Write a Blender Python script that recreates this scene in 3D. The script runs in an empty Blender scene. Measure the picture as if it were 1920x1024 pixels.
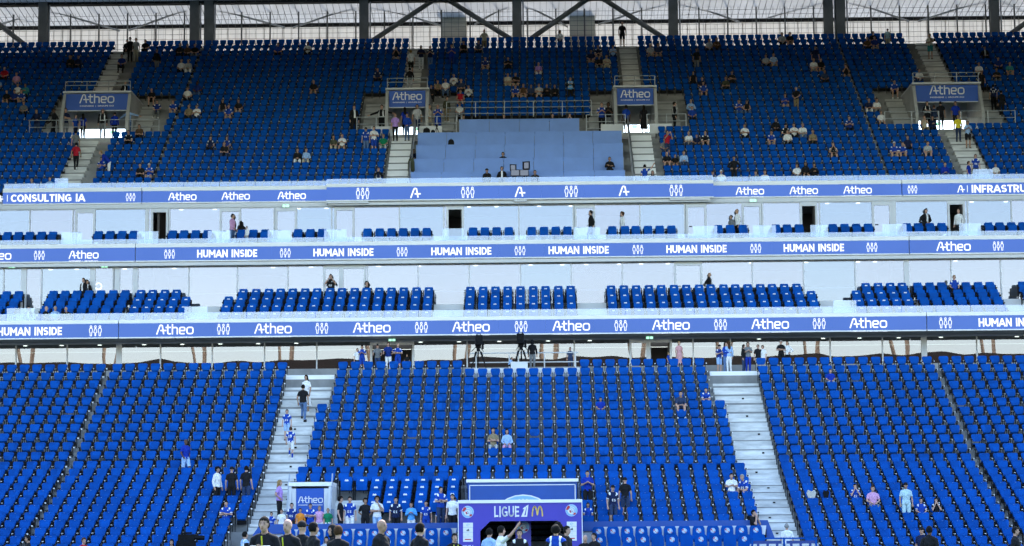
import bpy, math, random
import numpy as np
from mathutils import Vector, Matrix
random.seed(11); np.random.seed(11)
C = bpy.context.scene.collection
SC = bpy.context.scene
R_ = math.radians

# ------------------------------------------------------------------ camera
FPX, YAW, PITCH, ROLL = 4200.0, 0.0088, math.atan(513 / 4200), 0.0085
CAM = Vector((0.52, 0.0, 1.3))
Fw = Vector((-math.sin(YAW) * math.cos(PITCH), math.cos(YAW) * math.cos(PITCH), math.sin(PITCH)))
R0 = Vector((math.cos(YAW), math.sin(YAW), 0)); U0 = R0.cross(Fw)
Rt = R0 * math.cos(ROLL) - U0 * math.sin(ROLL); Up = U0 * math.cos(ROLL) + R0 * math.sin(ROLL)
cd = bpy.data.cameras.new('camera'); cam = bpy.data.objects.new('camera', cd); C.objects.link(cam)
M = Matrix((Rt, Up, -Fw)).transposed().to_4x4(); M.translation = CAM
cam.matrix_world = M
cd.sensor_width = 36; cd.lens = 36 * FPX / 1920; cd.clip_start = 0.5; cd.clip_end = 3000
SC.camera = cam

def at(px, py, Y):
    d = Fw + Rt * ((px - 960) / FPX) + Up * ((512 - py) / FPX)
    return CAM + d * (Y / d.y)
def proj(p):
    v = Vector(p) - CAM; w = v.dot(Fw)
    return 960 + FPX * v.dot(Rt) / w, 512 - FPX * v.dot(Up) / w
def xat(px, Y, py=500): return at(px, py, Y).x
def zat(py, Y, px=977): return at(px, py, Y).z

# ------------------------------------------------------------------ light
w = bpy.data.worlds.new('World'); SC.world = w; w.use_nodes = True
nt = w.node_tree; bg = nt.nodes['Background']
sky = nt.nodes.new('ShaderNodeTexSky'); sky.sky_type = 'NISHITA'; sky.sun_disc = False
SUN_EL, SUN_ROT = R_(48), R_(14)
sky.sun_elevation = SUN_EL; sky.sun_rotation = SUN_ROT; sky.air_density = 1.15; sky.dust_density = 0.8; sky.ozone_density = 1.3
nt.links.new(sky.outputs[0], bg.inputs[0]); bg.inputs[1].default_value = 0.15
ld = bpy.data.lights.new('sun', 'SUN'); ld.energy = 2.4; ld.angle = R_(0.5); ld.color = (1, .95, .88)
sun = bpy.data.objects.new('sun', ld); C.objects.link(sun)
sdir = Vector((math.sin(SUN_ROT) * math.cos(SUN_EL), math.cos(SUN_ROT) * math.cos(SUN_EL), math.sin(SUN_EL)))
sun.rotation_euler = sdir.to_track_quat('Z', 'Y').to_euler()
SC.view_settings.view_transform = 'Standard'; SC.view_settings.look = 'None'
SC.view_settings.gamma = 1; SC.view_settings.use_curve_mapping = False
SC.view_settings.exposure = 2.55
SC.cycles.use_denoising = True
SC.cycles.max_bounces = 6; SC.cycles.diffuse_bounces = 3; SC.cycles.glossy_bounces = 3
SC.cycles.transparent_max_bounces = 12; SC.cycles.caustics_reflective = False; SC.cycles.caustics_refractive = False

# ------------------------------------------------------------------ materials
def new_mat(name):
    m = bpy.data.materials.new(name); m.use_nodes = True
    return m, m.node_tree.nodes, m.node_tree.links, m.node_tree.nodes['Principled BSDF']
def mat(name, col, rough=.6, metal=0, var=.12, scale=3.0, spec=.5, coords='Object', detail=5, bump=0, stretch=None):
    m, N, L, P = new_mat(name)
    P.inputs['Roughness'].default_value = rough; P.inputs['Metallic'].default_value = metal
    P.inputs['Specular IOR Level'].default_value = spec
    if var:
        g = N.new('ShaderNodeNewGeometry') if coords == 'World' else N.new('ShaderNodeTexCoord')
        src = g.outputs['Position'] if coords == 'World' else g.outputs['Object']
        if stretch:
            mp = N.new('ShaderNodeMapping'); mp.inputs['Scale'].default_value = stretch
            L.new(src, mp.inputs[0]); src = mp.outputs[0]
        n = N.new('ShaderNodeTexNoise'); n.inputs['Scale'].default_value = scale; n.inputs['Detail'].default_value = detail
        n.inputs['Roughness'].default_value = .65
        L.new(src, n.inputs['Vector'])
        r = N.new('ShaderNodeValToRGB')
        r.color_ramp.elements[0].position = .3; r.color_ramp.elements[1].position = .7
        r.color_ramp.elements[0].color = (*[c * (1 - var) for c in col], 1)
        r.color_ramp.elements[1].color = (*[min(1, c * (1 + var)) for c in col], 1)
        L.new(n.outputs['Fac'], r.inputs[0]); L.new(r.outputs[0], P.inputs['Base Color'])
        if bump:
            b = N.new('ShaderNodeBump'); b.inputs['Strength'].default_value = bump; b.inputs['Distance'].default_value = .02
            L.new(n.outputs['Fac'], b.inputs['Height']); L.new(b.outputs[0], P.inputs['Normal'])
    else:
        P.inputs['Base Color'].default_value = (*col, 1)
    return m
def led_mat(name, col, s, base=(.01, .01, .02)):
    m, N, L, P = new_mat(name)
    P.inputs['Base Color'].default_value = (*base, 1); P.inputs['Roughness'].default_value = .6
    n = N.new('ShaderNodeTexNoise'); n.inputs['Scale'].default_value = .35; n.inputs['Detail'].default_value = 2
    g = N.new('ShaderNodeNewGeometry'); L.new(g.outputs['Position'], n.inputs['Vector'])
    r = N.new('ShaderNodeValToRGB')
    r.color_ramp.elements[0].color = (*[c * .88 for c in col], 1); r.color_ramp.elements[1].color = (*[c * 1.12 for c in col], 1)
    L.new(n.outputs['Fac'], r.inputs[0]); L.new(r.outputs[0], P.inputs['Emission Color'])
    P.inputs['Emission Strength'].default_value = s
    return m
def glass_mat(name, refl, tint=(.9, .95, 1), rough=.01, wave=0, wscale=.4, body=(.5, .6, .7), milk=0.0):
    m, N, L, P = new_mat(name); N.remove(P)
    out = N['Material Output']
    gl = N.new('ShaderNodeBsdfGlossy'); gl.inputs['Roughness'].default_value = rough; gl.inputs['Color'].default_value = (*tint, 1)
    tr = N.new('ShaderNodeBsdfTransparent'); tr.inputs['Color'].default_value = (*body, 1)
    mx = N.new('ShaderNodeMixShader'); mx.inputs[0].default_value = refl
    L.new(tr.outputs[0], mx.inputs[1]); L.new(gl.outputs[0], mx.inputs[2])
    last = mx
    if milk:
        df = N.new('ShaderNodeBsdfDiffuse'); df.inputs['Color'].default_value = (.75, .8, .85, 1)
        m2 = N.new('ShaderNodeMixShader'); m2.inputs[0].default_value = milk
        L.new(mx.outputs[0], m2.inputs[1]); L.new(df.outputs[0], m2.inputs[2]); last = m2
    if wave:
        g = N.new('ShaderNodeNewGeometry')
        n = N.new('ShaderNodeTexNoise'); n.inputs['Scale'].default_value = wscale; n.inputs['Detail'].default_value = 1
        L.new(g.outputs['Position'], n.inputs['Vector'])
        b = N.new('ShaderNodeBump'); b.inputs['Strength'].default_value = 1; b.inputs['Distance'].default_value = wave
        L.new(n.outputs['Fac'], b.inputs['Height']); L.new(b.outputs[0], gl.inputs['Normal'])
    L.new(last.outputs[0], out.inputs['Surface'])
    return m
def translucent_mat(name, col, trans, var=.1):
    m, N, L, P = new_mat(name); N.remove(P); out = N['Material Output']
    d = N.new('ShaderNodeBsdfDiffuse'); t = N.new('ShaderNodeBsdfTranslucent')
    g = N.new('ShaderNodeNewGeometry'); n = N.new('ShaderNodeTexNoise'); n.inputs['Scale'].default_value = .5; n.inputs['Detail'].default_value = 6
    L.new(g.outputs['Position'], n.inputs['Vector'])
    r = N.new('ShaderNodeValToRGB')
    r.color_ramp.elements[0].color = (*[c * (1 - var) for c in col], 1); r.color_ramp.elements[1].color = (*[c * (1 + var) for c in col], 1)
    L.new(n.outputs['Fac'], r.inputs[0]); L.new(r.outputs[0], d.inputs[0]); L.new(r.outputs[0], t.inputs[0])
    mx = N.new('ShaderNodeMixShader'); mx.inputs[0].default_value = trans
    L.new(d.outputs[0], mx.inputs[1]); L.new(t.outputs[0], mx.inputs[2]); L.new(mx.outputs[0], out.inputs['Surface'])
    return m

def seat_mat(name, col, rough):
    m, N, L, P = new_mat(name)
    P.inputs['Roughness'].default_value = rough; P.inputs['Specular IOR Level'].default_value = .06
    g = N.new('ShaderNodeNewGeometry')
    n = N.new('ShaderNodeTexNoise'); n.inputs['Scale'].default_value = 1.7; n.inputs['Detail'].default_value = 4
    wn = N.new('ShaderNodeTexWhiteNoise'); wn.noise_dimensions = '3D'
    sn = N.new('ShaderNodeVectorMath'); sn.operation = 'SNAP'; sn.inputs[1].default_value = (.6, .8, .45)
    L.new(g.outputs['Position'], n.inputs['Vector']); L.new(g.outputs['Position'], sn.inputs[0]); L.new(sn.outputs[0], wn.inputs['Vector'])
    ad = N.new('ShaderNodeMath'); ad.operation = 'MULTIPLY_ADD'; ad.inputs[1].default_value = .45
    L.new(wn.outputs['Value'], ad.inputs[0]); L.new(n.outputs['Fac'], ad.inputs[2])
    r = N.new('ShaderNodeValToRGB')
    r.color_ramp.elements[0].position = .35; r.color_ramp.elements[1].position = 1.05 if False else 1.0
    r.color_ramp.elements[0].color = (*[c * .74 for c in col], 1); r.color_ramp.elements[1].color = (*[c * 1.18 for c in col], 1)
    L.new(ad.outputs[0], r.inputs[0]); L.new(r.outputs[0], P.inputs['Base Color'])
    return m

MT = {}
MT['seat'] = seat_mat('blue_seat_plastic', (.0008, .070, .345), .5)
MT['boxseat'] = seat_mat('blue_seat_leather', (.001, .075, .37), .55)
MT['black'] = mat('black_steel', (.006, .006, .007), .6, spec=.12)
MT['concrete'] = mat('terrace_concrete', (.24, .24, .235), .9, var=.22, scale=.9, coords='World', bump=.1)
MT['step'] = mat('stair_concrete', (.64, .64, .62), .9, var=.3, scale=1.3, coords='World', stretch=(.6, 1, 3))
MT['wallconc'] = mat('smooth_grey_concrete', (.42, .42, .41), .9, var=.18, scale=.9, coords='World')
MT['white'] = mat('white_paint', (.88, .88, .87), .5, var=.05, scale=1.2, coords='World')
MT['whiteboard'] = mat('white_panel', (.62, .63, .64), .5, var=.05, scale=1.0, coords='World')
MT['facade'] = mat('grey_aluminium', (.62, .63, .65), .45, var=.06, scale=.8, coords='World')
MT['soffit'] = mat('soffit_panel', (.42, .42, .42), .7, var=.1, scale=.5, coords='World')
MT['steel'] = mat('galvanised_steel', (.42, .44, .46), .4, .7, var=.2, scale=8, coords='World')
MT['darksteel'] = mat('grey_column_paint', (.17, .175, .17), .6, var=.25, scale=1.0, coords='World')
MT['beam'] = mat('dark_roof_steel', (.014, .015, .016), .8, var=.2, scale=1.0, coords='World')
MT['tan'] = mat('beige_cladding', (.80, .77, .66), .85, var=.08, scale=1.2, coords='World')
MT['bluewall'] = mat('blue_painted_wall', (.006, .07, .34), .45, var=.1, scale=1.0, coords='World')
MT['deskblue'] = mat('light_blue_desk_panel', (.17, .30, .66), .6, var=.08, scale=.8, coords='World')
MT['signblue'] = mat('blue_sign_print', (.006, .08, .42), .5, var=.04, scale=.8, coords='World')
MT['print'] = mat('white_print', (.8, .8, .8), .5, var=0)
MT['led'] = led_mat('blue_led_screen', (.058, .150, .56), .198)
MT['ledtext'] = led_mat('white_led_pixels', (.85, .9, 1.0), .27)
MT['purple'] = mat('violet_arch_panel', (.06, .045, .42), .45, var=.05, scale=.8, coords='World')
MT['yellow'] = mat('golden_print', (.75, .50, .12), .5, var=0)
MT['lime'] = mat('lime_trim', (.55, .55, .02), .5, var=0)
MT['red'] = mat('red_print', (.55, .03, .04), .5, var=0)
MT['plate'] = mat('pale_number_plate', (.12, .25, .55), .5, var=0)
MT['lightblue'] = mat('sky_blue_print', (.25, .5, .80), .5, var=0)
MT['darkblue'] = mat('dark_blue_print', (.02, .05, .25), .5, var=0)
MT['glass'] = glass_mat('coated_box_glass', .138, (1, .90, .97), .03, wave=.0012, wscale=.5, body=(.45, .5, .55), milk=.06)
MT['oppo'] = mat('far_seat_plastic', (.004, .03, .14), .6, var=.2, coords='World')
MT['glassb'] = glass_mat('coated_box_glass_pale', .128, (1, .90, .97), .05, wave=.0012, wscale=.5, body=(.5, .55, .62), milk=.10)
MT['glassc'] = glass_mat('coated_box_glass_deep', .125, (.92, .90, 1), .02, wave=.0014, wscale=.6, body=(.5, .55, .6), milk=.05)
MT['lounge'] = glass_mat('lounge_glass', .112, (1, .90, .97), .005, wave=.0045, wscale=.33, body=(.45, .5, .5))
MT['balus'] = glass_mat('balustrade_glass', .08, (.95, .92, 1), .02, body=(.74, .82, .92), milk=.075)
MT['poly'] = translucent_mat('polycarbonate_wall', (.62, .61, .59), .52)
MT['polyroof'] = translucent_mat('polycarbonate_roof', (.58, .58, .57), .50)
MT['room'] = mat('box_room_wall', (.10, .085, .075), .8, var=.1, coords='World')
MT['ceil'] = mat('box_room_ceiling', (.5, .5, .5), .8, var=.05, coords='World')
MT['grass'] = mat('pitch_grass', (.03, .07, .018), .9, var=.3, scale=2, coords='World')
MT['asphalt'] = mat('ground_asphalt', (.055, .055, .055), .9, var=.2, scale=.5, coords='World')
MT['lamp'] = led_mat('lit_ceiling_lamp', (1, .96, .88), 1.6, base=(.8, .8, .8))
MT['exit'] = led_mat('green_exit_light', (.35, .9, .55), .35)
MT['wood'] = mat('sunlit_timber_mast', (.36, .27, .17), .7, var=.2, coords='World')
MT['darkroof'] = mat('opposite_roof_steel', (.022, .017, .013), .8, var=.2, coords='World')
MT['screen'] = led_mat('monitor_screen', (.35, .42, .55), .09)
MT['cream'] = mat('cream_cloth', (.5, .48, .44), .9, var=.1)

# ------------------------------------------------------------------ mesh builder
class MB:
    def __init__(s): s.v, s.f, s.m = [], [], []
    def face(s, pts, m=0):
        n = len(s.v); s.v += [tuple(p) for p in pts]; s.f.append(tuple(range(n, n + len(pts)))); s.m.append(m)
    def box(s, x0, x1, y0, y1, z0, z1, m=0):
        n = len(s.v)
        s.v += [(x0, y0, z0), (x1, y0, z0), (x1, y1, z0), (x0, y1, z0), (x0, y0, z1), (x1, y0, z1), (x1, y1, z1), (x0, y1, z1)]
        for q in ((0, 3, 2, 1), (4, 5, 6, 7), (0, 1, 5, 4), (1, 2, 6, 5), (2, 3, 7, 6), (3, 0, 4, 7)):
            s.f.append(tuple(n + i for i in q)); s.m.append(m)
        return s
    def prism(s, poly, y0, y1, m=0):            # poly: (x, z), counter-clockwise seen from -Y
        n = len(s.v); k = len(poly)
        s.v += [(x, y0, z) for x, z in poly] + [(x, y1, z) for x, z in poly]
        s.f.append(tuple(n + i for i in range(k))); s.f.append(tuple(n + k + i for i in reversed(range(k)))); s.m += [m, m]
        for i in range(k):
            j = (i + 1) % k
            s.f.append((n + i, n + k + i, n + k + j, n + j)); s.m.append(m)
        return s
    def xprism(s, poly, x0, x1, m=0):           # poly: (y, z)
        n = len(s.v); k = len(poly)
        s.v += [(x0, y, z) for y, z in poly] + [(x1, y, z) for y, z in poly]
        s.f.append(tuple(n + i for i in range(k))); s.f.append(tuple(n + k + i for i in reversed(range(k)))); s.m += [m, m]
        for i in range(k):
            j = (i + 1) % k
            s.f.append((n + i, n + k + i, n + k + j, n + j)); s.m.append(m)
        return s
    def tube(s, a, b, r, r2=None, n=6, m=0):
        a, b = Vector(a), Vector(b); r2 = r if r2 is None else r2
        d = (b - a).normalized(); u = d.orthogonal().normalized(); v = d.cross(u); k = len(s.v)
        for p, q in ((a, r), (b, r2)):
            for i in range(n):
                t = 2 * math.pi * i / n; s.v.append(tuple(p + u * (q * math.cos(t)) + v * (q * math.sin(t))))
        for i in range(n):
            j = (i + 1) % n; s.f.append((k + i, k + j, k + n + j, k + n + i)); s.m.append(m)
        s.f.append(tuple(k + i for i in reversed(range(n)))); s.f.append(tuple(k + n + i for i in range(n))); s.m += [m, m]
        return s
    def bar(s, a, b, wd, ht, m=0):              # box beam between two points
        a, b = Vector(a), Vector(b); d = (b - a).normalized()
        u = d.cross(Vector((0, 0, 1)));
        if u.length < 1e-3: u = Vector((1, 0, 0))
        u.normalize(); v = u.cross(d); k = len(s.v)
        for p in (a, b):
            for x, y in ((-1, -1), (1, -1), (1, 1), (-1, 1)): s.v.append(tuple(p + u * (x * wd / 2) + v * (y * ht / 2)))
        for q in ((3, 2, 1, 0), (4, 5, 6, 7), (0, 1, 5, 4), (1, 2, 6, 5), (2, 3, 7, 6), (3, 0, 4, 7)):
            s.f.append(tuple(k + i for i in q)); s.m.append(m)
        return s
    def disc(s, x, z, r, y, y1, n=16, m=0):
        return s.prism([(x + r * math.cos(2 * math.pi * i / n), z + r * math.sin(2 * math.pi * i / n)) for i in range(n)], y, y1, m)
    def data(s, name, mats):
        me = bpy.data.meshes.new(name); me.from_pydata(s.v, [], s.f)
        for x in (mats if isinstance(mats, (list, tuple)) else [mats]): me.materials.append(x)
        if any(s.m): me.polygons.foreach_set('material_index', s.m)
        me.update(); return me
    def build(s, name, mats, parent=None, loc=None):
        return link(name, s.data(name, mats), parent, loc)
def link(name, data, parent=None, loc=None):
    o = bpy.data.objects.new(name, data); C.objects.link(o)
    if parent is not None: o.parent = parent
    if loc is not None: o.location = loc
    return o
def thing(name, label, cat, loc=(0, 0, 0), rz=0, group=None):
    o = bpy.data.objects.new(name, None); C.objects.link(o); o.empty_display_size = .2
    o.location = loc; o.rotation_euler = (0, 0, rz)
    return tag(o, label, cat, group)
def tag(o, label, cat, group=None):
    o['label'] = label; o['category'] = cat
    if group: o['group'] = group
    return o
def struct(name, mb, m, kind='structure'):
    o = mb.build(name, m); o['kind'] = kind; return o
def dup(root, loc, rz=None):
    r = root.copy(); C.objects.link(r); r.location = loc
    if rz is not None: r.rotation_euler = (0, 0, rz)
    for ch in root.children:
        c = ch.copy(); C.objects.link(c); c.parent = r
        for g in ch.children:
            d = g.copy(); C.objects.link(d); d.parent = c
    return r
ORD = 'first second third fourth fifth sixth seventh eighth ninth tenth eleventh twelfth thirteenth fourteenth fifteenth sixteenth seventeenth eighteenth nineteenth twentieth'.split()
TENS = {20: 'twenty', 30: 'thirty', 40: 'forty'}
def ordw(i):
    if i < 20: return ORD[i]
    t = (i + 1) // 10 * 10; u = (i + 1) % 10
    return {20: 'twentieth', 30: 'thirtieth', 40: 'fortieth'}[t] if u == 0 else TENS[t] + '-' + ORD[u - 1]

# flat lettering --------------------------------------------------
_tx = {}
def text_mesh(s, size, bold=0.0, depth=.006):
    key = (s, size, bold)
    if key in _tx: return _tx[key]
    cu = bpy.data.curves.new('lettering', 'FONT'); cu.body = s; cu.size = size; cu.align_x = 'CENTER'; cu.resolution_u = 2
    cu.offset = bold; cu.extrude = depth
    o = bpy.data.objects.new('tmp', cu); C.objects.link(o)
    dg = bpy.context.evaluated_depsgraph_get(); me = bpy.data.meshes.new_from_object(o.evaluated_get(dg))
    bpy.data.objects.remove(o); bpy.data.curves.remove(cu)
    n = len(me.vertices); co = np.empty(n * 3); me.vertices.foreach_get('co', co); co = co.reshape(-1, 3)
    wdt = co[:, 0].max() - co[:, 0].min(); mid = (co[:, 0].max() + co[:, 0].min()) / 2
    co = np.stack([co[:, 0] - mid, -co[:, 2], co[:, 1]], 1); me.vertices.foreach_set('co', co.ravel()); me.update()
    me.name = 'lettering'; _tx[key] = (me, wdt); return _tx[key]
def put_text(s, x, y, z, width, cap, m, parent=None, bold=.012, name='lettering', back=False):
    """flat lettering centred on x, foot at z, scaled to width and cap height"""
    me, wd = text_mesh(s, 1.0, bold)
    me = me.copy(); me.materials.clear(); me.materials.append(m)
    o = link(name, me, parent, (x, y, z)); o.scale = ((-1 if back else 1) * width / wd, 1, cap / .729)
    if back: o.scale = (width / wd, 1, cap / .729); o.rotation_euler = (0, 0, math.pi)
    return o
def stroke(mb, pts, wd, y0, y1, closed=False, m=0):
    pts = [Vector(p) for p in pts]
    segs = list(zip(pts, pts[1:])) + ([(pts[-1], pts[0])] if closed else [])
    h = wd / 2
    for a, b in segs:
        d = (b - a)
        if d.length < 1e-6: continue
        d.normalize(); n = Vector((-d.y, d.x)) * h; e = d * (h * .35)
        q = [a - n - e, b - n + e, b + n + e, a + n - e]
        mb.prism([(p.x, p.y) for p in q], y0, y1, m)
def arc(cx, cz, rx, rz, a0, a1, n=6):
    return [(cx + rx * math.cos(R_(a0 + (a1 - a0) * i / n)), cz + rz * math.sin(R_(a0 + (a1 - a0) * i / n))) for i in range(n + 1)]
def rrect(x0, x1, z0, z1, r):
    return arc(x1 - r, z1 - r, r, r, 0, 90, 3) + arc(x0 + r, z1 - r, r, r, 90, 180, 3) + arc(x0 + r, z0 + r, r, r, 180, 270, 3) + arc(x1 - r, z0 + r, r, r, 270, 360, 3)
GLY = {
 'H': (.74, [[(.1, 0), (.1, 1)], [(.64, 0), (.64, 1)], [(.1, .5), (.64, .5)]]), 'U': (.72, [[(.1, 1), (.1, .34)] + arc(.36, .34, .26, .25, 180, 360, 6) + [(.62, 1)]]),
 'M': (.90, [[(.1, 0), (.1, .98)], [(.8, 0), (.8, .98)], [(.12, .94), (.45, .36), (.78, .94)]]), 'A': (.78, [[(.03, 0), (.38, .95)], [(.40, .95), (.75, 0)], [(.18, .27), (.60, .27)]]),
 'N': (.76, [[(.1, 0), (.1, 1)], [(.66, 0), (.66, 1)], [(.12, .93), (.64, .07)]]), 'I': (.24, [[(.12, 0), (.12, 1)]]),
 'S': (.62, [arc(.31, .70, .21, .21, 35, 250, 7) + arc(.31, .30, .22, .21, 80, -145, 7)]), 'D': (.72, [[(.1, .07), (.1, .93)], [(.1, .91), (.3, .91)] + arc(.32, .5, .30, .41, 90, -90, 8) + [(.1, .09)]]),
 'E': (.56, [[(.1, 0), (.1, 1)], [(.1, .91), (.52, .91)], [(.1, .5), (.48, .5)], [(.1, .09), (.52, .09)]]), 'C': (.68, [arc(.40, .5, .31, .41, 48, 312, 10)]),
 'O': (.80, [arc(.40, .5, .31, .41, 0, 360, 14)]), 'L': (.54, [[(.1, 0), (.1, 1)], [(.1, .09), (.5, .09)]]), 'T': (.60, [[(.02, .91), (.58, .91)], [(.3, 0), (.3, .9)]]),
 'G': (.76, [arc(.40, .5, .31, .41, 50, 330, 10), [(.42, .45), (.70, .45)], [(.66, .12), (.66, .45)]]), 'F': (.54, [[(.1, 0), (.1, 1)], [(.1, .91), (.5, .91)], [(.1, .47), (.46, .47)]]),
 'R': (.66, [[(.1, 0), (.1, 1)], [(.1, .91), (.34, .91)] + arc(.34, .68, .21, .23, 90, -90, 6) + [(.1, .45)], [(.34, .44), (.58, 0)]]), ' ': (.34, []),
}
_gl = {}
def put_block(s, x, y, z, width, cap, m, parent, wd=.19):
    """bold block lettering drawn from strokes"""
    key = (s, m.name, wd)
    if key not in _gl:
        mb = MB(); cx = 0
        for ch in s:
            adv, st = GLY[ch]
            for i, q in enumerate(st): stroke(mb, [(a + cx, b) for a, b in q], wd, -.006 - .0012 * i, 0)
            cx += adv + .085
        cx -= .085; mb.v = [(a - cx / 2, b, c) for a, b, c in mb.v]; _gl[key] = (mb.data('lettering', m), cx)
    me, w_ = _gl[key]; o = link('lettering', me, parent, (x, y, z)); o.scale = (width / w_, 1, cap); return o
def logo_a(mb, S, ox=0, wd=.13, y0=-.006, y1=0):
    P = lambda pts: [((x + ox) * S, z * S) for x, z in pts]
    stroke(mb, P([(.06, .03), (.36, .86)] + arc(.47, .80, .12, .13, 150, 60, 3) + [(.62, .86)]), wd * S, y0, y1)
    stroke(mb, P([(.60, .88), (.74, .06)]), wd * S, y0, y1)
    stroke(mb, P([(.44, .40), (.98, .40)]), wd * S, y0, y1)
_logo = {}
def atheo_mesh(m, sub='GROUPE'):
    key = (m.name, sub)
    if key in _logo: return _logo[key]
    mb = MB(); y0, y1 = -.006, 0; W = .13
    logo_a(mb, 1.0)
    stroke(mb, [(1.14, .97), (1.14, .20)] + arc(1.26, .20, .12, .13, 180, 270, 3) + [(1.42, .07)], W, y0, y1)
    stroke(mb, [(.95, .70), (1.42, .70)], W, y0, y1)
    stroke(mb, [(1.60, 1.0), (1.60, .03)], W, y0, y1)
    stroke(mb, [(1.60, .66)] + arc(1.92, .52, .16, .17, 90, 0, 4) + [(2.08, .03)], W, y0, y1)
    stroke(mb, [(2.34, .38), (2.80, .38)] + arc(2.72, .54, .10, .15, 0, 90, 3) + arc(2.44, .54, .13, .15, 90, 180, 3) + arc(2.44, .22, .13, .15, 180, 270, 3) + [(2.78, .07)], W, y0, y1)
    stroke(mb, rrect(3.03, 3.62, .07, .69, .18), W, y0, y1, True)
    mb.v = [(x - 1.84, y, z) for x, y, z in mb.v]
    me = mb.data('lettering', m); _logo[key] = me
    return me
def put_atheo(x, y, z, width, m, parent, sub='INGENIERIE  |  GROUPE OCI'):
    """logo foot at z; width of the word"""
    S = width / 3.7
    o = link('lettering', atheo_mesh(m), parent, (x, y, z)); o.scale = (S, 1, S)
    put_text(sub, x, y, z - .36 * S, width * .96, .15 * S, m, parent, .02)
    return o
_ic = {}
def icon_mesh(m):
    if m.name in _ic: return _ic[m.name]
    mb = MB()
    for k, cx in enumerate((-.42, 0, .42)):
        stroke(mb, arc(cx, .88, .085, .10, 0, 360, 8), .055, -.006, 0)
        if k == 1:
            body = [(cx - .05, .72), (cx - .15, .34), (cx - .04, .30), (cx - .04, .02), (cx + .04, .02), (cx + .04, .30), (cx + .15, .34), (cx + .05, .72)]
        else:
            body = [(cx - .09, .74), (cx - .15, .62), (cx - .13, .36), (cx - .08, .36), (cx - .07, .02), (cx + .07, .02), (cx + .08, .36), (cx + .13, .36), (cx + .15, .62), (cx + .09, .74)]
        stroke(mb, body, .055, -.006, 0, True)
    _ic[m.name] = mb.data('people_icon', m); return _ic[m.name]
def put_icon(x, y, z, h, m, parent):
    o = link('people_icon', icon_mesh(m), parent, (x, y, z)); o.scale = (h, 1, h); return o
def put_a(x, y, z, h, m, parent):
    mb = MB(); logo_a(mb, 1.0, -.5); o = mb.build('letter_mark', m, parent, (x, y, z)); o.scale = (h, 1, h); return o
def crest_mesh():
    mb = MB(); N = 28
    mb.disc(0, 0, 1.0, -.004, 0, N, 0)
    mb.disc(0, 0, .965, -.008, -.004, N, 1)
    mb.disc(0, 0, .64, -.012, -.008, N, 0)
    for i in range(19):
        a = R_(25 + 130 * i / 18); c, s_ = math.cos(a), math.sin(a)
        mb.box(c * .83 - .022, c * .83 + .022, -.012, -.008, s_ * .83 - .045, s_ * .83 + .045, 0)
    mb.prism([(-.95, .12), (-.62, .05), (-.30, .28), (-.22, .62), (-.46, .83), (-.72, .62)][::-1][::-1], -.016, -.012, 2)
    mb.prism([(.20, -.72), (.62, -.72), (.78, -.42), (.44, -.38)], -.016, -.008, 2)
    mb.prism([(-.40, .02), (-.30, -.30), (-.12, -.46), (-.06, -.2), (-.2, .0)], -.016, -.012, 2)
    stroke(mb, arc(.02, -.02, .5, .46, -60, 165, 12), .12, -.018, -.012, m=1)
    stroke(mb, arc(.05, -.08, .26, .24, -120, 120, 8), .10, -.018, -.012, m=0)
    stroke(mb, arc(.02, -.1, .15, .18, 90, 360, 8), .07, -.020, -.018, m=3)
    return mb.data('club_crest', [MT['print'], MT['lightblue'], MT['red'], MT['darkblue']])
CREST = crest_mesh()
def put_crest(x, y, z, r, parent):
    o = link('club_crest', CREST, parent, (x, y, z)); o.scale = (r, 1, r); return o
# ------------------------------------------------------------------ stand profile
def lowA(a): return 90.9 + .8 * a, 2.84 + .32 * a - .87          # seat-back plane, tread height
def lowB(k): return 96.5 + .8 * k, 5.11 + .447 * k - .87
LROWS = [('A', a) + lowA(a) for a in range(-5, 7)] + [('B', k) + lowB(k) for k in range(0, 12)]
UROWS = [(r, 124.6 + .8304 * r, 22.16 + .5335 * r - .87) for r in range(-1, 24)]
ustep, urise = .8304, .5335
def uy(r): return 124.6 + ustep * r
def uz(r): return 22.16 + urise * r - .87

# ------------------------------------------------------------------ ground
g = MB(); g.box(-400, 400, -260, 600, -.4, -.03); struct('ground', g, MT['asphalt'])
g = MB(); g.box(-56, 56, 2, 80, -.03, 0.0); struct('pitch', g, MT['grass'])

# ------------------------------------------------------------------ lower terrace
XL = 28.5
def lower_terrace():
    mb = MB()
    for i, (b, n, y, z) in enumerate(LROWS):
        y0 = y - .62; y1 = (LROWS[i + 1][2] - .62) if i + 1 < len(LROWS) else 106.0
        zb = max(z - .9, -.02)
        segs = [(-XL, XL)]
        if b == 'A' and n < 0: segs = [(-XL, -11.6 + .0), (11.3, XL)] + ([(2.45, 9.27)] if n == -1 else [])
        elif b == 'A' and n < 4: segs = [(-XL, -9.85), (-6.3, -2.3), (2.45, XL)] if n else [(-XL, -9.85), (2.45, XL)]
        elif b == 'A' and n == 4: segs = [(-XL, -9.85), (-7.85, XL)]
        for x0, x1 in segs: mb.box(x0, x1, y0, y1, zb, z)
    mb.box(-9.3, 2.4, 89.55, 89.8, 0, 1.5); mb.box(2.4, 9.27, 89.2, 89.47, 0, 1.2)
    struct('lower_terrace', mb, MT['concrete'])
lower_terrace()
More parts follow.
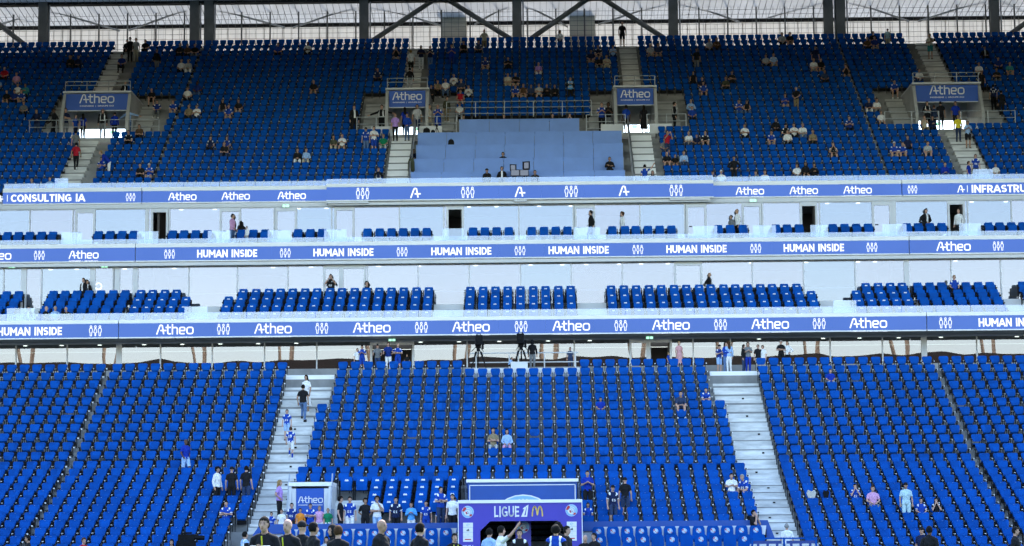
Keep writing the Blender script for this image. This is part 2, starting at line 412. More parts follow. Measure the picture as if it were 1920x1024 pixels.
def stair(name, label, x0, x1, rows, m, lower, skip=False):
    t = thing(name, label, 'stairs', ((x0 + x1) / 2, rows[0][0], rows[0][1]), group='concrete stair flights between the seat blocks')
    me = {}
    for i, (y, z) in enumerate(rows[:-1]):
        y2, z2 = rows[i + 1]; h = z2 - z
        w_, dp = x1 - x0, .40
        key = round(h, 2)
        if key not in me:
            mb = MB(); mb.box(-w_ / 2, w_ / 2, -dp, 0, 0, h / 2 + .012); mb.box(-w_ / 2, w_ / 2, -dp - .012, -dp + .05, h / 2 - .02, h / 2 + .014)
            me[key] = mb.data('step', m)
        o = link('step', me[key], t, (0, y2 - .625 - rows[0][0], z - rows[0][1]))
        if i % 2 == 0 and lower:
            k = MB(); k.box(-.05, .05, -dp - .02, -dp - .012, h * .2, h * .36); k.build('step_number', MT['black'], t, (random.uniform(-.1, .4), y2 - .625 - rows[0][0], z - rows[0][1]))
    # nosing plates on the main treads
    for i, (y, z) in enumerate(rows):
        if skip and i == 0: continue
        mb = MB(); mb.box(-(x1 - x0) / 2, (x1 - x0) / 2, -.015, .30, -(.15 if lower and i > 11 else .10 if lower else .11), .010); mb.build('step', m, t, (0, y - .62 - rows[0][0], z - rows[0][1]))
    return t
LR = [(y, z) for b, n, y, z in LROWS if not (b == 'B' and n > 10)]
stair('stair_flight', 'wide pale concrete stairs beside the small sign, left of the middle block', -10.98, -9.28, LR[5:19], MT['step'], True)
stair('stair_flight', 'upper flight of the wide left stairs, up to the white landing', -10.98, -8.82, LR[18:], MT['step'], True, True)
stair('stair_flight', 'wide pale concrete stairs right of the middle block, down to the blue wall end', 9.28, 11.0, LR[0:19], MT['step'], True)
stair('stair_flight', 'upper flight of the wide right stairs, up to the white landing', 8.88, 11.0, LR[18:], MT['step'], True, True)
for sx in (-1, 1):
    mb = MB()
    pass
    t_ = thing('aisle_stairs', 'narrow grey step aisle between two lower seat blocks near the %s frame edge' % ('left' if sx < 0 else 'right'), 'stairs', (sx * 19.47, LROWS[0][2], LROWS[0][3]), group='narrow step aisles')
    me = MB().box(-.10, .10, -.64, -.25, 0, .16).data('step', MT['concrete'])
    for b, n, y, z in LROWS: link('step', me, t_, (0, y - LROWS[0][2], z - LROWS[0][3]))

mb = MB()
for q in (lowB(6), lowA(6), lowA(4)): mb.box(-9.2, 9.2, q[0] - .635, q[0] - .45, q[1] - .13, q[1] + .006)
struct('row_edge', mb, MT['step'])
# landing, concourse, camera platform
mb = MB(); mb.box(-XL, XL, 106.0, 109.0, 8.6, 9.38); mb.box(-XL, XL, 109.0, 118.0, 8.6, 10.0)
struct('concourse_floor', mb, MT['concrete'])
struct('landing', MB().box(-11.1, -8.8, 105.1, 106.6, 8.6, 9.39).box(8.85, 11.2, 105.1, 106.6, 8.6, 9.39), MT['white'])
t = thing('camera_platform', 'white fronted raised platform carrying the two television cameras above the middle block', 'platform', (0, 105, 8.5))
MB().box(-2.6, 2.75, 0.12, 3.2, .5, zat(690, 105.1) - 8.5).build('deck', MT['whiteboard'], t)
mb = MB()
pz = zat(690, 105.1)
for x in (-2.2, -.6, 1.1, 2.6): mb.tube((x, 2.9, pz - 8.5), (x, 2.9, pz - 7.55), .03)
for dz in (.95, .5): mb.tube((-2.5, 2.9, pz - 8.5 + dz), (2.75, 2.9, pz - 8.5 + dz), .028)
mb.build('guard_rail', MT['whiteboard'], t)

# ------------------------------------------------------------------ three box levels
XJ = 20.85
def slab(name, y0, y1, z0, z1, m): struct(name, MB().box(-34, 34, y0, y1, z0, z1), m)
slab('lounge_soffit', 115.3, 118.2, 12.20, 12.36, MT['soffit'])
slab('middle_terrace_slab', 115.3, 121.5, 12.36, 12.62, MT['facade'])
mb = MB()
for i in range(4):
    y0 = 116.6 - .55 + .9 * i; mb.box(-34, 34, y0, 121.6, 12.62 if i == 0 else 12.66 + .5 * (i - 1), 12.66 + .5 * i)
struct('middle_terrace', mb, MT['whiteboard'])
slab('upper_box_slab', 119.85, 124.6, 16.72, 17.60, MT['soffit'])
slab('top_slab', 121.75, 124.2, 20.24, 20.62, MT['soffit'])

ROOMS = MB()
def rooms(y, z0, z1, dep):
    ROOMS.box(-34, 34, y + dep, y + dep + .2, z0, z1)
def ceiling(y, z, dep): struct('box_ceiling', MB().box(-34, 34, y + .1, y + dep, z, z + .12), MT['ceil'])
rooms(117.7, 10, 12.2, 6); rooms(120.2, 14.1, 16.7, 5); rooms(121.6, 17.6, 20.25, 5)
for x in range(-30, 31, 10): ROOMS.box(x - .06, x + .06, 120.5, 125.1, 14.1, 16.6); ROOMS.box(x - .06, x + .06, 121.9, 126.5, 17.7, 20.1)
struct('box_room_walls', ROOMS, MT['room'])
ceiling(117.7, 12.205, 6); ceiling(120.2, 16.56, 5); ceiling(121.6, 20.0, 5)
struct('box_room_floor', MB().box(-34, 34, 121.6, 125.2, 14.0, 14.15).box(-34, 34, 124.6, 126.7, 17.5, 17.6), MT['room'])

def glazing(name, label, Y, z0, z1, py, mull, thick, doors, head, m):
    """mull: px of thin mullions; thick: px of wide ones; doors: (px0, px1, state)"""
    t = thing(name, label, 'glazed front', (0, Y, z0))
    edges = []
    for p in mull: x = xat(p, Y, py); edges.append((x - .035, x + .035))
    for p, wd in thick: x = xat(p, Y, py); edges.append((x - wd / 2, x + wd / 2))
    for a, b, s in doors: edges.append((xat(a, Y, py), xat(b, Y, py)))
    edges.sort(); H = z1 - z0
    for x0, x1 in edges[:len(edges)]:
        if x1 - x0 < .5: MB().box(x0, x1, -.06, .08, 0, H).build('mullion', MT['facade'], t)
    cur = -30.0
    for x0, x1 in edges + [(30.0, 30.1)]:
        if x0 - cur > .05: MB().box(cur, x0, -.01, .01, .06, H - .06).build('pane', random.Random(int(x0 * 50 + Y)).choice(m) if isinstance(m, list) else m, t)
        cur = max(cur, x1)
    mb = MB().box(-30, 30, -.05, .07, -.02, .06).box(-30, 30, -.05, .07, H - .06, H + head); mb.build('frame_rail', MT['facade'], t)
    for a, b, s in doors:
        x0, x1 = xat(a, Y, py), xat(b, Y, py); fr = MB(); f = .12
        d = fr.box(x0, x0 + f, -.08, .08, .06, H - .06).box(x1 - f, x1, -.08, .08, .06, H - .06).box(x0 + f, x1 - f, -.08, .08, H - .24, H - .06).build('door', MT['facade'], t)
        if s:   # closed
            MB().box(x0 + f, x1 - f, -.03, -.01, .06, H - .24).build('door_pane', m[0] if isinstance(m, list) else m, d)
            MB().box(x0 + f + .05, x0 + f + .22, -.10, -.07, 1.0, 1.04).build('handle', MT['black'], d)
        else:   # leaf swung inwards
            MB().box(x1 - f - .05, x1 - f, .02, .95, .06, H - .24).build('door_leaf', MT['room'], d)
    return t
glazing('glazed_facade', 'glazed front of the topmost box level with five open dark doorways', 121.6, 17.6, 19.93, 420,
        [-40, 56, 137, 318, 514, 622, 749, 832, 973, 1075, 1200, 1284, 1430, 1537, 1815, 1897], [(276, .2), (1676, .25)],
        [(141, 179, 1), (283, 316, 0), (412, 452, 1), (516, 557, 1), (627, 665, 1), (837, 870, 0), (1077, 1116, 1), (1286, 1325, 1), (1391, 1428, 1), (1500, 1533, 0), (1635, 1672, 1), (1777, 1810, 0)], .21, [MT['glass'], MT['glass'], MT['glassb'], MT['glassc']])
glazing('glazed_facade', 'glazed front of the middle box level behind four rows of padded seats', 120.2, 14.15, 16.53, 530,
        [-30, 7, 78, 212, 354, 445, 540, 689, 784, 880, 976, 1071, 1167, 1411, 1507, 1604, 1784, 1877], [(45, .3), (174, .3), (220, .3), (254, .3), (1700, .28)],
        [(606, 640, 1), (640, 686, 1), (1264, 1317, 1)], .17, [MT['glass'], MT['glassb'], MT['glassb'], MT['glassc']])
glazing('glazed_facade', 'mirror-like glazed lounge front behind the lower tier, reflecting the far roof', 117.7, 10.0, 12.15, 670,
        [-60, 30, 126, 301, 398, 496, 594, 876, 972, 1077, 1300, 1370, 1557, 1655, 1832], [(223, .3), (1733, .3)],
        [(694, 777, 0), (1180, 1216, 1), (1216, 1260, 0)], .04, MT['lounge'])

t = thing('inner_rail', 'thin pale rail running behind the glass of the middle boxes', 'rail', (0, 120.24, 15.0)); MB().box(-30, 30, 0, .03, 0, .05).build('rail_bar', MT['white'], t)
# ceiling lamps seen through the glass
LAMP = {}
def lamps(lst, Y, z, level):
    if 'm' not in LAMP:
        mb = MB(); mb.tube((0, 0, -.02), (0, 0, 0), .11, n=10); LAMP['m'] = mb.data('ceiling_lamp', MT['lamp'])
    for i, p in enumerate(lst):
        o = link('ceiling_lamp', LAMP['m'], None, (xat(p, Y, 500), Y, z))
        tag(o, 'small round lit ceiling lamp inside the %s, %s from the left' % (level, ordw(i)), 'ceiling lamp', 'ceiling lamps in the ' + level)
lamps([339, 402, 560, 612, 880, 932, 1012, 1071, 1554, 1612, 1826, 1890], 122.6, 19.99, 'topmost boxes')
lamps([95, 144, 234, 327, 512, 583, 710, 786, 892, 995, 1054, 1099, 1161, 1202, 1252, 1408, 1512, 1609, 1641, 1792], 121.3, 16.55, 'middle boxes')
lamps([50, 118, 189, 272, 343, 414, 485, 556, 788, 860, 935, 1026, 1104, 1420, 1540, 1608, 1681, 1760, 1902], 119.2, 12.19, 'lounge')

# ------------------------------------------------------------------ LED boards, lips, balustrades
def led(label, Y, z0, z1, x0, x1):
    t = thing('led_board', label, 'led board', ((x0 + x1) / 2, Y, z0), group='blue led boards along the box levels')
    wd = x1 - x0; n = max(1, round(wd / 2.4)); s = wd / n; me = None
    for i in range(n):
        if me is None: me = MB().box(.004, s - .004, 0, .12, .03, z1 - z0 - .02).data('screen_panel', MT['led'])
        link('screen_panel', me, t, (-wd / 2 + s * i, 0, 0))
    MB().box(-wd / 2, wd / 2, -.02, .2, -.03, .028).box(-wd / 2, wd / 2, -.01, .2, z1 - z0 - .018, z1 - z0).build('casing', MT['white'], t)
    MB().box(-wd / 2, wd / 2, .125, .24, .028, z1 - z0 - .018).build('housing', MT['facade'], t)
    return t
def fill(t, Y, items, zmid, py):
    """items: (kind, px, width or height in px)"""
    ox, oz = t.location.x, t.location.z; k = Y / FPX
    for it in items:
        kind, px, size = it[:3]; x = xat(px, Y, py) - ox; zb = zmid - oz; s = size * k
        if kind == 'atheo': put_atheo(x, -.01, zb - .13 * s, s, MT['ledtext'], t)
        elif kind == 'icon': put_icon(x, -.01, zb - s / 2, s, MT['ledtext'], t)
        elif kind == 'a': put_a(x, -.01, zb - s / 2, s, MT['ledtext'], t)
        elif kind == 'bar': MB().box(x - .015, x + .015, -.016, -.01, zb - s / 2, zb + s / 2).build('lettering', MT['ledtext'], t)
        else: put_block(kind, x, -.012, zb - it[3] * k / 2, s, it[3] * k, MT['ledtext'], t)
HI = 'HUMAN INSIDE'
def zband(y0, y1, Y, px): return at(px, y1, Y).z, at(px, y0, Y).z
# lower line
zb0, zb1 = 12.17, 12.93
t = led('long blue led board on the lowest line, repeating the word Atheo between people icons', 115.0, zb0, zb1, -XJ + .03, XJ - .03)
fill(t, 115.0, [('atheo', p, 71) for p in (328, 512, 697, 883, 1071, 1258, 1444, 1628)] + [('icon', p, 20) for p in (419, 603.5, 790, 977, 1164, 1351, 1536)], 12.57, 612)
t = led('short blue led board ending in people icons at the lower line left end', 115.0, zb0, zb1, -28.5, -XJ - .03)
fill(t, 115.0, [(HI, 56, 122, 15), ('icon', 179, 20)], 12.55, 612)
t = led('short blue led board starting with people icons at the lower line right end', 115.0, zb0, zb1, XJ + .03, 28.5)
fill(t, 115.0, [(HI, 1896, 122, 15), ('icon', 1773, 20)], 12.55, 612)
zb0, zb1 = 16.74, 17.50
t = led('long blue led board on the middle line, repeating HUMAN INSIDE between people icons', 119.6, zb0, zb1, -XJ + .03, XJ - .03)
fill(t, 119.6, [(HI, p, 114, 14) for p in (426, 644, 865, 1085, 1306, 1526)] + [('icon', p, 17) for p in (318, 535, 754, 975, 1196, 1417, 1635)], 17.12, 470)
t = led('short blue led board with icons before the word Atheo at the middle line left end', 119.6, zb0, zb1, -28.5, -XJ - .03)
fill(t, 119.6, [('atheo', -9, 62), ('atheo', 157, 57), ('icon', 74, 17)], 17.12, 470)
t = led('short blue led board with the word Atheo before icons at the middle line right end', 119.6, zb0, zb1, XJ + .03, 28.5)
fill(t, 119.6, [('atheo', 1788, 65), ('icon', 1872, 17)], 17.12, 470)
zb0, zb1 = 20.14, 20.91
XM0, XM1 = xat(612, 120.9, 360), xat(1338, 120.9, 360)
t = led('projecting taller blue led board on the top line with large letter marks and icons', 120.9, zb0, zb1, XM0, XM1)
fill(t, 120.9, [('icon', p, 21) for p in (680, 877, 1071, 1268)] + [('a', p, 20) for p in (779, 975, 1170)], 20.53, 362)
zs0, zs1 = zat(374, 121.4), zat(351, 121.4)
zm = (zs0 + zs1) / 2
t = led('blue led board left of the projecting board, three Atheo words on the top line', 121.4, zs0, zs1, -XJ + .03, XM0 - .03)
fill(t, 121.4, [('atheo', p, 54) for p in (342, 442, 547)], zm, 362)
t = led('blue led board right of the projecting board, three Atheo words on the top line', 121.4, zs0, zs1, XM1 + .03, XJ - .03)
fill(t, 121.4, [('atheo', p, 54) for p in (1406, 1507, 1608)], zm, 362)
t = led('blue led board reading CONSULTING IA at the top line left end', 121.4, zs0, zs1, -28.5, -XJ - .03)
fill(t, 121.4, [('a', -1, 14), ('bar', 14, 13), ('CONSULTING IA', 90, 141, 14), ('icon', 245, 15)], zm, 362)
t = led('blue led board reading INFRASTRUCTURE at the top line right end', 121.4, zs0, zs1, XJ + .03, 28.5)
fill(t, 121.4, [('icon', 1711, 15), ('a', 1802, 14), ('bar', 1814, 13), ('INFRASTRUCTURE', 1903, 164, 14)], zm, 362)

def lip(label, Y, z0, z1, x0, x1, d=.5):
    o = MB().box(-(x1 - x0) / 2, (x1 - x0) / 2, 0, d, 0, z1 - z0).build('parapet', MT['white'], None, ((x0 + x1) / 2, Y, z0)); tag(o, label, 'parapet', 'white parapet edges')
for Y, z0, z1, nm in ((115.0, 12.935, 13.10, 'lowest'), (119.6, 17.505, 17.70, 'middle')):
    lip('long white parapet edge above the %s led line' % nm, Y, z0, z1, -XJ + .02, XJ - .02)
    lip('white parapet edge at the left end of the %s led line' % nm, Y, z0, z1, -28.5, -XJ - .02)
    lip('white parapet edge at the right end of the %s led line' % nm, Y, z0, z1, XJ + .02, 28.5)
lip('white parapet edge above the projecting top led board', 120.9, 20.915, 21.08, XM0, XM1, 2.6)
lip('white parapet edge between left joint and projecting top board', 121.4, zs1 + .005, zs1 + .2, -XJ + .02, XM0 - .02, 2)
lip('white parapet edge between projecting top board and right joint', 121.4, zs1 + .005, zs1 + .2, XM1 + .02, XJ - .02, 2)
lip('white parapet edge over the CONSULTING IA board', 121.4, zs1 + .005, zs1 + .2, -28.5, -XJ - .02, 2)
lip('white parapet edge over the INFRASTRUCTURE board', 121.4, zs1 + .005, zs1 + .2, XJ + .02, 28.5, 2)
MB_ = MB().box(XM0, XM0 + 2.3, 120.95, 121.6, 20.0, 20.13).build('soffit_box', MT['facade']); tag(MB_, 'small grey box under the left end of the projecting top board', 'bracket')
MB_ = MB().box(XM1 - 2.4, XM1 - .2, 120.95, 121.6, 20.0, 20.13).build('soffit_box', MT['facade']); tag(MB_, 'small grey box under the right end of the projecting top board', 'bracket')
MB_ = MB().box(-.4, .3, 120.95, 121.6, 20.0, 20.13).build('soffit_box', MT['facade']); tag(MB_, 'small grey box under the middle of the projecting top board', 'bracket')

struct('header_panel', MB().box(-34, 34, 121.47, 121.53, 19.92, 20.23).box(XM0 + .1, XM1 - .1, 121.12, 121.2, 19.92, 20.16), MT['whiteboard'])
struct('header_panel', MB().box(-34, 34, 119.72, 119.8, 16.50, 16.72), MT['whiteboard'])
def balustrade(label, Y, z0, z1, x0, x1, pane=1.8, high=(), py=500):
    t = thing('glass_balustrade', label, 'balustrade', (0, Y, z0), group='glass balustrades')
    n = max(1, round((x1 - x0) / pane)); s = (x1 - x0) / n; H = z1 - z0
    me = MB().box(.008, s - .008, -.008, .008, 0, H).data('pane', MT['balus'])
    for i in range(n): link('pane', me, t, (x0 + s * i, 0, 0))
    for a, b, zz in high:
        MB().box(xat(a, Y, py), xat(b, Y, py), -.03, -.015, .0, zz - z0).build('pane', MT['balus'], t)
    return t
balustrade('low clear glass balustrade in front of the middle box seats', 115.2, 13.1, 13.47, -28.5, 28.5,
           high=[(13, 65, 13.78), (346, 389, 13.78), (1563, 1606, 13.78)], py=590)
balustrade('low clear glass balustrade in front of the topmost box seats', 119.75, 17.7, 17.97, -28.5, 28.5,
           high=[(p, q, 18.38) for p, q in ((115, 154), (257, 297), (390, 432), (502, 545), (608, 650), (830, 870), (1076, 1125), (1300, 1345), (1412, 1455), (1520, 1553), (1655, 1700), (1799, 1840))], py=450)
balustrade('clear glass balustrade above the projecting top board', 121.0, 21.08, 21.36, XM0, XM1, 1.9)
balustrade('clear glass balustrade left of the projecting board on the upper tier', 121.6, zs1 + .2, zs1 + .5, -28.5, XM0, 1.9, high=[(103, 128, zs1 + .78)], py=345)
balustrade('clear glass balustrade right of the projecting board on the upper tier', 121.6, zs1 + .2, zs1 + .5, XM1, 28.5, 1.9, high=[(1824, 1862, zs1 + .78)], py=330)

# green exit lights
for i, (p, q, Y) in enumerate(((22, 500, 120.08), (196, 499, 120.08), (536, 386, 121.4), (661, 492, 120.08), (735, 637, 117.4), (1218, 633, 117.4), (1291, 485, 120.08), (1412, 376, 121.4))):
    pz_ = at(p, q, Y)
    tt = thing('exit_sign', ['green exit light above the middle boxes at the far left', 'green exit light above the middle boxes, left quarter', 'green exit light above a topmost box door left of centre', 'green exit light above a middle box door left of centre', 'green exit light over the open lounge doorway with fans', 'green exit light over the open lounge doorway right of centre', 'green exit light above a middle box right of centre', 'green exit light above a topmost box door right of centre'][i], 'exit sign', pz_, group='green exit lights')
    MB().box(-.22, .22, 0, .05, -.1, .1).build('casing', MT['whiteboard'], tt)
    MB().box(-.17, -.02, -.008, -.002, -.07, .07).box(.02, .17, -.008, -.002, -.07, .07).build('lit_face', MT['exit'], tt)

# ------------------------------------------------------------------ upper terrace
XU = 37
VC = [(-8.0, -5.6), (5.6, 8.0)]; VO = [(-27.3, -23.4), (23.4, 27.3)]
def cut(segs, a, b):
    out = []
    for x0, x1 in segs:
        if b <= x0 or a >= x1: out.append((x0, x1)); continue
        if a > x0: out.append((x0, a))
        if b < x1: out.append((b, x1))
    return out
def upper_terrace():
    mb = MB()
    for r, y, z in UROWS:
        y0, y1 = y - .64, y - .64 + ustep
        segs = [(-XU, XU)]
        if 8 <= r <= 13:
            for a, b in VC + VO: segs = cut(segs, a, b)
        for x0, x1 in segs: mb.box(x0, x1, y0, y1 + (.01 if r < 23 else 0), z - .62, z)
    mb.box(-XU, XU, uy(23) - .64 + ustep, 150.2, uz(23) - .5, uz(23))
    for r, y, z in UROWS[:8]:
        for a, b in VC + VO: pass
    struct('upper_terrace', mb, MT['concrete'])
upper_terrace()
struct('upper_terrace_front', MB().box(-XU, XU, 121.9, 123.2, 20.63, 20.75), MT['white'])
def ustairs(label, x0, x1, ra, rb, m): return stair('stair_flight', label, x0, x1, [(uy(r) - .022, uz(r)) for r in range(ra, rb + 1)], m, False)
for sx, nm in ((-1, 'left'), (1, 'right')):
    q = lambda a, b: (min(sx * a, sx * b), max(sx * a, sx * b))
    ustairs('bright white stairs beside the press desks, on their %s' % nm, *q(6.45, 7.65), -1, 8, MT['white'])
    ustairs('narrow grey stairs climbing from the %s middle sign to the top row' % nm, *q(6.35, 7.45), 14, 23, MT['step'])
    ustairs('grey stairs below the %s outer sign down to the glass balustrade' % nm, *q(25.0, 26.4), -1, 8, MT['step'])
    ustairs('grey stairs climbing from the %s outer sign to the top row' % nm, *q(25.6, 26.8), 14, 23, MT['step'])
    ustairs('short grey steps flanking the %s middle sign on its inner side' % nm, *q(4.05, 5.45), 9, 13, MT['wallconc'])
    ustairs('short grey steps flanking the %s middle sign on its outer side' % nm, *q(8.15, 9.5), 9, 13, MT['wallconc'])
    ustairs('short grey steps flanking the %s outer sign on its inner side' % nm, *q(22.2, 23.25), 9, 13, MT['wallconc'])
    ustairs('short grey steps flanking the %s outer sign on its outer side' % nm, *q(27.45, 28.7), 9, 13, MT['wallconc'])
    mb = MB()
    for r, y, z in UROWS: mb.box(-.17, .17, y - .64, y - .1, z, z + .2)
    t_ = thing('aisle_stairs', 'thin pale step aisle dividing the upper tier seats, %s half' % nm, 'stairs', (20.57 if sx > 0 else -20.81, uy(-1), uz(-1)), group='narrow step aisles')
    me = MB().box(-.09, .09, -.64, -.30, 0, .18).data('step', MT['concrete'])
    for r, y, z in UROWS: link('step', me, t_, (0, y - uy(-1), z - uz(-1)))

def railing(label, pts, h=1.05, n_rail=3, r=.022, step=1.5, parent=None):
    t = thing('guard_railing', label, 'railing', pts[0], group='steel guard railings'); o0 = Vector(pts[0])
    for a, b in zip(pts, pts[1:]):
        a, b = Vector(a) - o0, Vector(b) - o0; L = (b - a).length; n = max(1, round(L / step))
        for i in range(n + 1):
            p = a.lerp(b, i / n); MB().tube(p, p + Vector((0, 0, h)), r * 1.2).build('post', MT['steel'], t)
        for k in range(n_rail):
            dz = Vector((0, 0, h * (1 - k * .38))); MB().tube(a + dz, b + dz, r).build('rail', MT['steel'], t)
    return t
def vomitory(nm, x0, x1, sgn, label_sign, outer):
    zf = uz(8); zt = uz(14) - .30; yf = uy(9) - .64; yb = uy(14) - .64
    t = thing('stair_exit', 'concrete stair exit housing under the %s blue sign' % nm, 'stair exit', ((x0 + x1) / 2, yf, zf)); cx = (x0 + x1) / 2; wd = x1 - x0
    zs = zt - zf                                    # canopy height
    prof = [(-.02, 0), (yb - yf, 0), (yb - yf, zs), (.2, zs), (-.02, zs - .15), (-.9, .95), (-.9, 0)]
    for s in (-1, 1): MB().xprism([(y, z) for y, z in prof], s * wd / 2 - .09, s * wd / 2 + .09).build('side_wall', MT['wallconc'], t)
    MB().box(-wd / 2 - .1, wd / 2 + .1, -.05, yb - yf, zs, zs + .1).build('canopy', MT['whiteboard'], t)
    zl = zat(236 if not outer else 234, yf + 3.6, 977) - zf
    MB().box(-wd / 2 + .09, wd / 2 - .09, 3.5, 3.7, zl, zs).build('back_wall', MT['wallconc'], t)
    MB().box(-wd / 2 + .09, wd / 2 - .09, -.9, 3.7, -.3, 0).build('floor_slab', MT['wallconc'], t)
    MB().box(-wd / 2 + .09, wd / 2 - .09, .3, 3.5, zs - .2, zs - .001).build('ceiling_slab', MT['wallconc'], t)
    # sign board
    sg = thing('sign_board', label_sign, 'sign', (cx, yf - .04, zf + zs - 1.08), group='blue Atheo signs')
    w2 = wd / 2 - .12 if not outer else wd / 2 - .1
    MB().box(-w2, w2, -.05, 0, 0, .99).build('panel', MT['signblue'], sg)
    MB().box(-w2 - .03, w2 + .03, -.06, .0, -.05, -.002).build('edge_trim', MT['whiteboard'], sg)
    put_atheo(0, -.06, .42, 1.78 if not outer else 2.1, MT['print'], sg)
    ex = thing('exit_sign', 'small green exit light under the %s blue sign' % nm, 'exit sign', (cx + (.1 if sgn > 0 else .3), yf + 3.4, zf + zs - 1.75), group='green exit lights')
    MB().box(-.16, .16, 0, .05, -.09, .09).build('casing', MT['whiteboard'], ex); MB().box(-.13, .13, -.008, -.002, -.06, .06).build('lit_face', MT['exit'], ex)
    yl = uy(8) - .60; zl0 = zf
    railing('steel railing on top of the %s sign housing' % nm, [(x0 - (.1 if not outer else .3) * 0, yf + .15, zt + .1), (x1, yf + .15, zt + .1)], .62, 2, step=1.2)
    e0, e1 = (1.75, 2.0) if not outer else (1.9, 2.0)
    railing('steel landing railing left of the %s stair exit' % nm, [(x0 - e0, yl, zl0), (cx - .65, yl, zl0)], 1.1, 3)
    railing('steel landing railing right of the %s stair exit' % nm, [(cx + .65, yl, zl0), (x1 + e0, yl, zl0)], 1.1, 3)
    if not outer:
        for s, sd in ((-1, 'left'), (1, 'right')):
            a, b = (x0 - .9, cx - .75) if s < 0 else (cx + .75, x1 + .9)
            if sgn < 0 and s > 0 or sgn > 0 and s < 0: pass
            o = MB().box(-(b - a) / 2, (b - a) / 2, -.06, 0, -.08, .50).build('white_panel', MT['whiteboard'], None, ((a + b) / 2, yl - .06, zl0)); tag(o, 'plain white panel hung on the railing %s of the %s stair exit' % (sd, nm), 'panel', 'white railing panels')
for (x0, x1), s, nm in ((VC[0], -1, 'left middle'), (VC[1], 1, 'right middle')):
    vomitory(nm, x0, x1, s, 'blue Atheo sign above the stair exit %s of the press desks' % ('left' if s < 0 else 'right'), False)
for (x0, x1), s, nm in ((VO[0], -1, 'left outer'), (VO[1], 1, 'right outer')):
    vomitory(nm, x0, x1, s, 'wide blue Atheo sign above the stair exit near the %s frame edge' % ('left' if s < 0 else 'right'), True)

# ------------------------------------------------------------------ press desks
PD = [(123.7, 321, 770, 1172), (125.3, 296, 776, 1169), (126.95, 270, 780, 1168), (128.6, 247, 783, 1166), (130.2, 223, 861, 1086)]
PDZ = []
for j, (Y, py, a, b) in enumerate(PD):
    zt = zat(py, Y); PDZ.append(zt); x0, x1 = xat(a, Y, py), xat(b, Y, py)
    t = thing('press_desk', 'long light blue press desk, %s row counted from the glass balustrade' % ordw(j), 'desk', ((x0 + x1) / 2, Y, zt - 1.02), group='press desks in the upper tier')
    n = round((x1 - x0) / 1.78); s = (x1 - x0) / n; me = MB().box(.011, s - .011, 0, .04, 0, 1.0).data('front_panel', MT['deskblue'])
    for i in range(n): link('front_panel', me, t, (-(x1 - x0) / 2 + s * i, 0, 0))
    MB().box(-(x1 - x0) / 2, (x1 - x0) / 2, -.01, .6, 1.0, 1.02).build('desk_top', MT['deskblue'], t)
    for q in (-1, 1): MB().box(q * ((x1 - x0) / 2 - .02) - .02, q * ((x1 - x0) / 2 - .02) + .02, .045, .58, 0, .998).build('side_panel', MT['whiteboard'], t)
    rng = random.Random(j)
    for k in range(3):
        x = rng.uniform(x0 + 1, x1 - 1)
        lp = thing('laptop', 'thin dark laptop lying on the %s press desk, %s from its left end' % (ordw(j), ordw(k)), 'laptop', (x, Y + .2, zt + .001), group='laptops on the press desks')
        MB().box(-.17, .17, 0, .24, 0, .02).build('base', MT['black'], lp); MB().box(-.17, .17, .24, .26, .0, .05).build('screen_lid', MT['black'], lp)
railing('long steel railing above the press desks', [(xat(838, 132.6, 190), 132.0, zat(219, 132)), (xat(1108, 132.6, 190), 132.0, zat(219, 132))], zat(190, 132) - zat(219, 132), 3, step=1.78)
for s in (-1, 1):
    y0, z0 = uy(-1) - .5, uz(-1); y1, z1 = uy(8) - .6, uz(8); x = s * 6.3
    t = thing('stair_balustrade', 'white sloping stair balustrade on the %s edge of the press desks' % ('left' if s < 0 else 'right'), 'balustrade', (x, y0, z0))
    MB().xprism([(0, 0), (y1 - y0, z1 - z0), (y1 - y0, z1 - z0 + .95), (0, .95)], -.03, .03).build('side_panel', MT['white'], t)
    MB().bar((0, 0, 1.0), (0, y1 - y0, z1 - z0 + 1.0), .08, .06).build('handrail', MT['steel'], t)
struct('press_floor', MB().box(-6.2, 6.2, 122.9, 131.0, 20.2, 20.4), MT['concrete'])

# ------------------------------------------------------------------ roof, back wall, steelwork
ZT = uz(23)
zbeam = zat(46, 150)
t = thing('back_wall', 'pale translucent wall behind the top row of seats', 'wall', (0, 150.3, ZT))
pw = 1.26
me = MB().box(0, pw, 0, .05, 0, zbeam - ZT + .3).box(-.02, .02, -.03, -.002, 0, zbeam - ZT + .3).box(pw / 2 - .012, pw / 2 + .012, -.02, -.002, 0, zbeam - ZT + .3).data('wall_panel', MT['poly'])
for i in range(-30, 30): link('wall_panel', me, t, (i * pw, 0, 0))
t = thing('stand_roof', 'ribbed translucent stand roof seen from below behind the steel columns', 'roof', (0, 150, zbeam + .12))
yr0, sl = 150.4, .12
rw = .42; RX = 40
me = MB().xprism([(0, 0), (-9, 9 * sl), (-9, 9 * sl + .04), (0, .04)], 0, 1.26).data('roof_panel', MT['polyroof'])
for i in range(-30, 30): link('roof_panel', me, t, (i * 1.26, .4, 0))
mb = MB()
for i in range(-94, 95): mb.bar((i * rw, .4, -.03), (i * rw, -8.6, 8.6 * sl - .03), .022, .04)
o = mb.build('roof_rib', MT['darksteel'], t); o['kind'] = 'stuff'
MB().xprism([(-8.62, 9 * sl), (-64, -4.5), (-64, -4.1), (-8.62, 9 * sl + .4)], -70, 70).build('roof_deck', MT['beam'], t)  # unseen front deck, its edge lowered to shade the upper rows
def beam(label, y, z0, z1, d=.3, m='beam', name='roof_beam'):
    o = MB().box(-38, 38, -d / 2, d / 2, 0, z1 - z0).build(name, MT[m], None, (0, y, z0)); tag(o, label, 'beam', 'horizontal roof beams')
beam('dark horizontal beam running along the top of the pale back wall', 149.9, zbeam - .02, zbeam + .2)
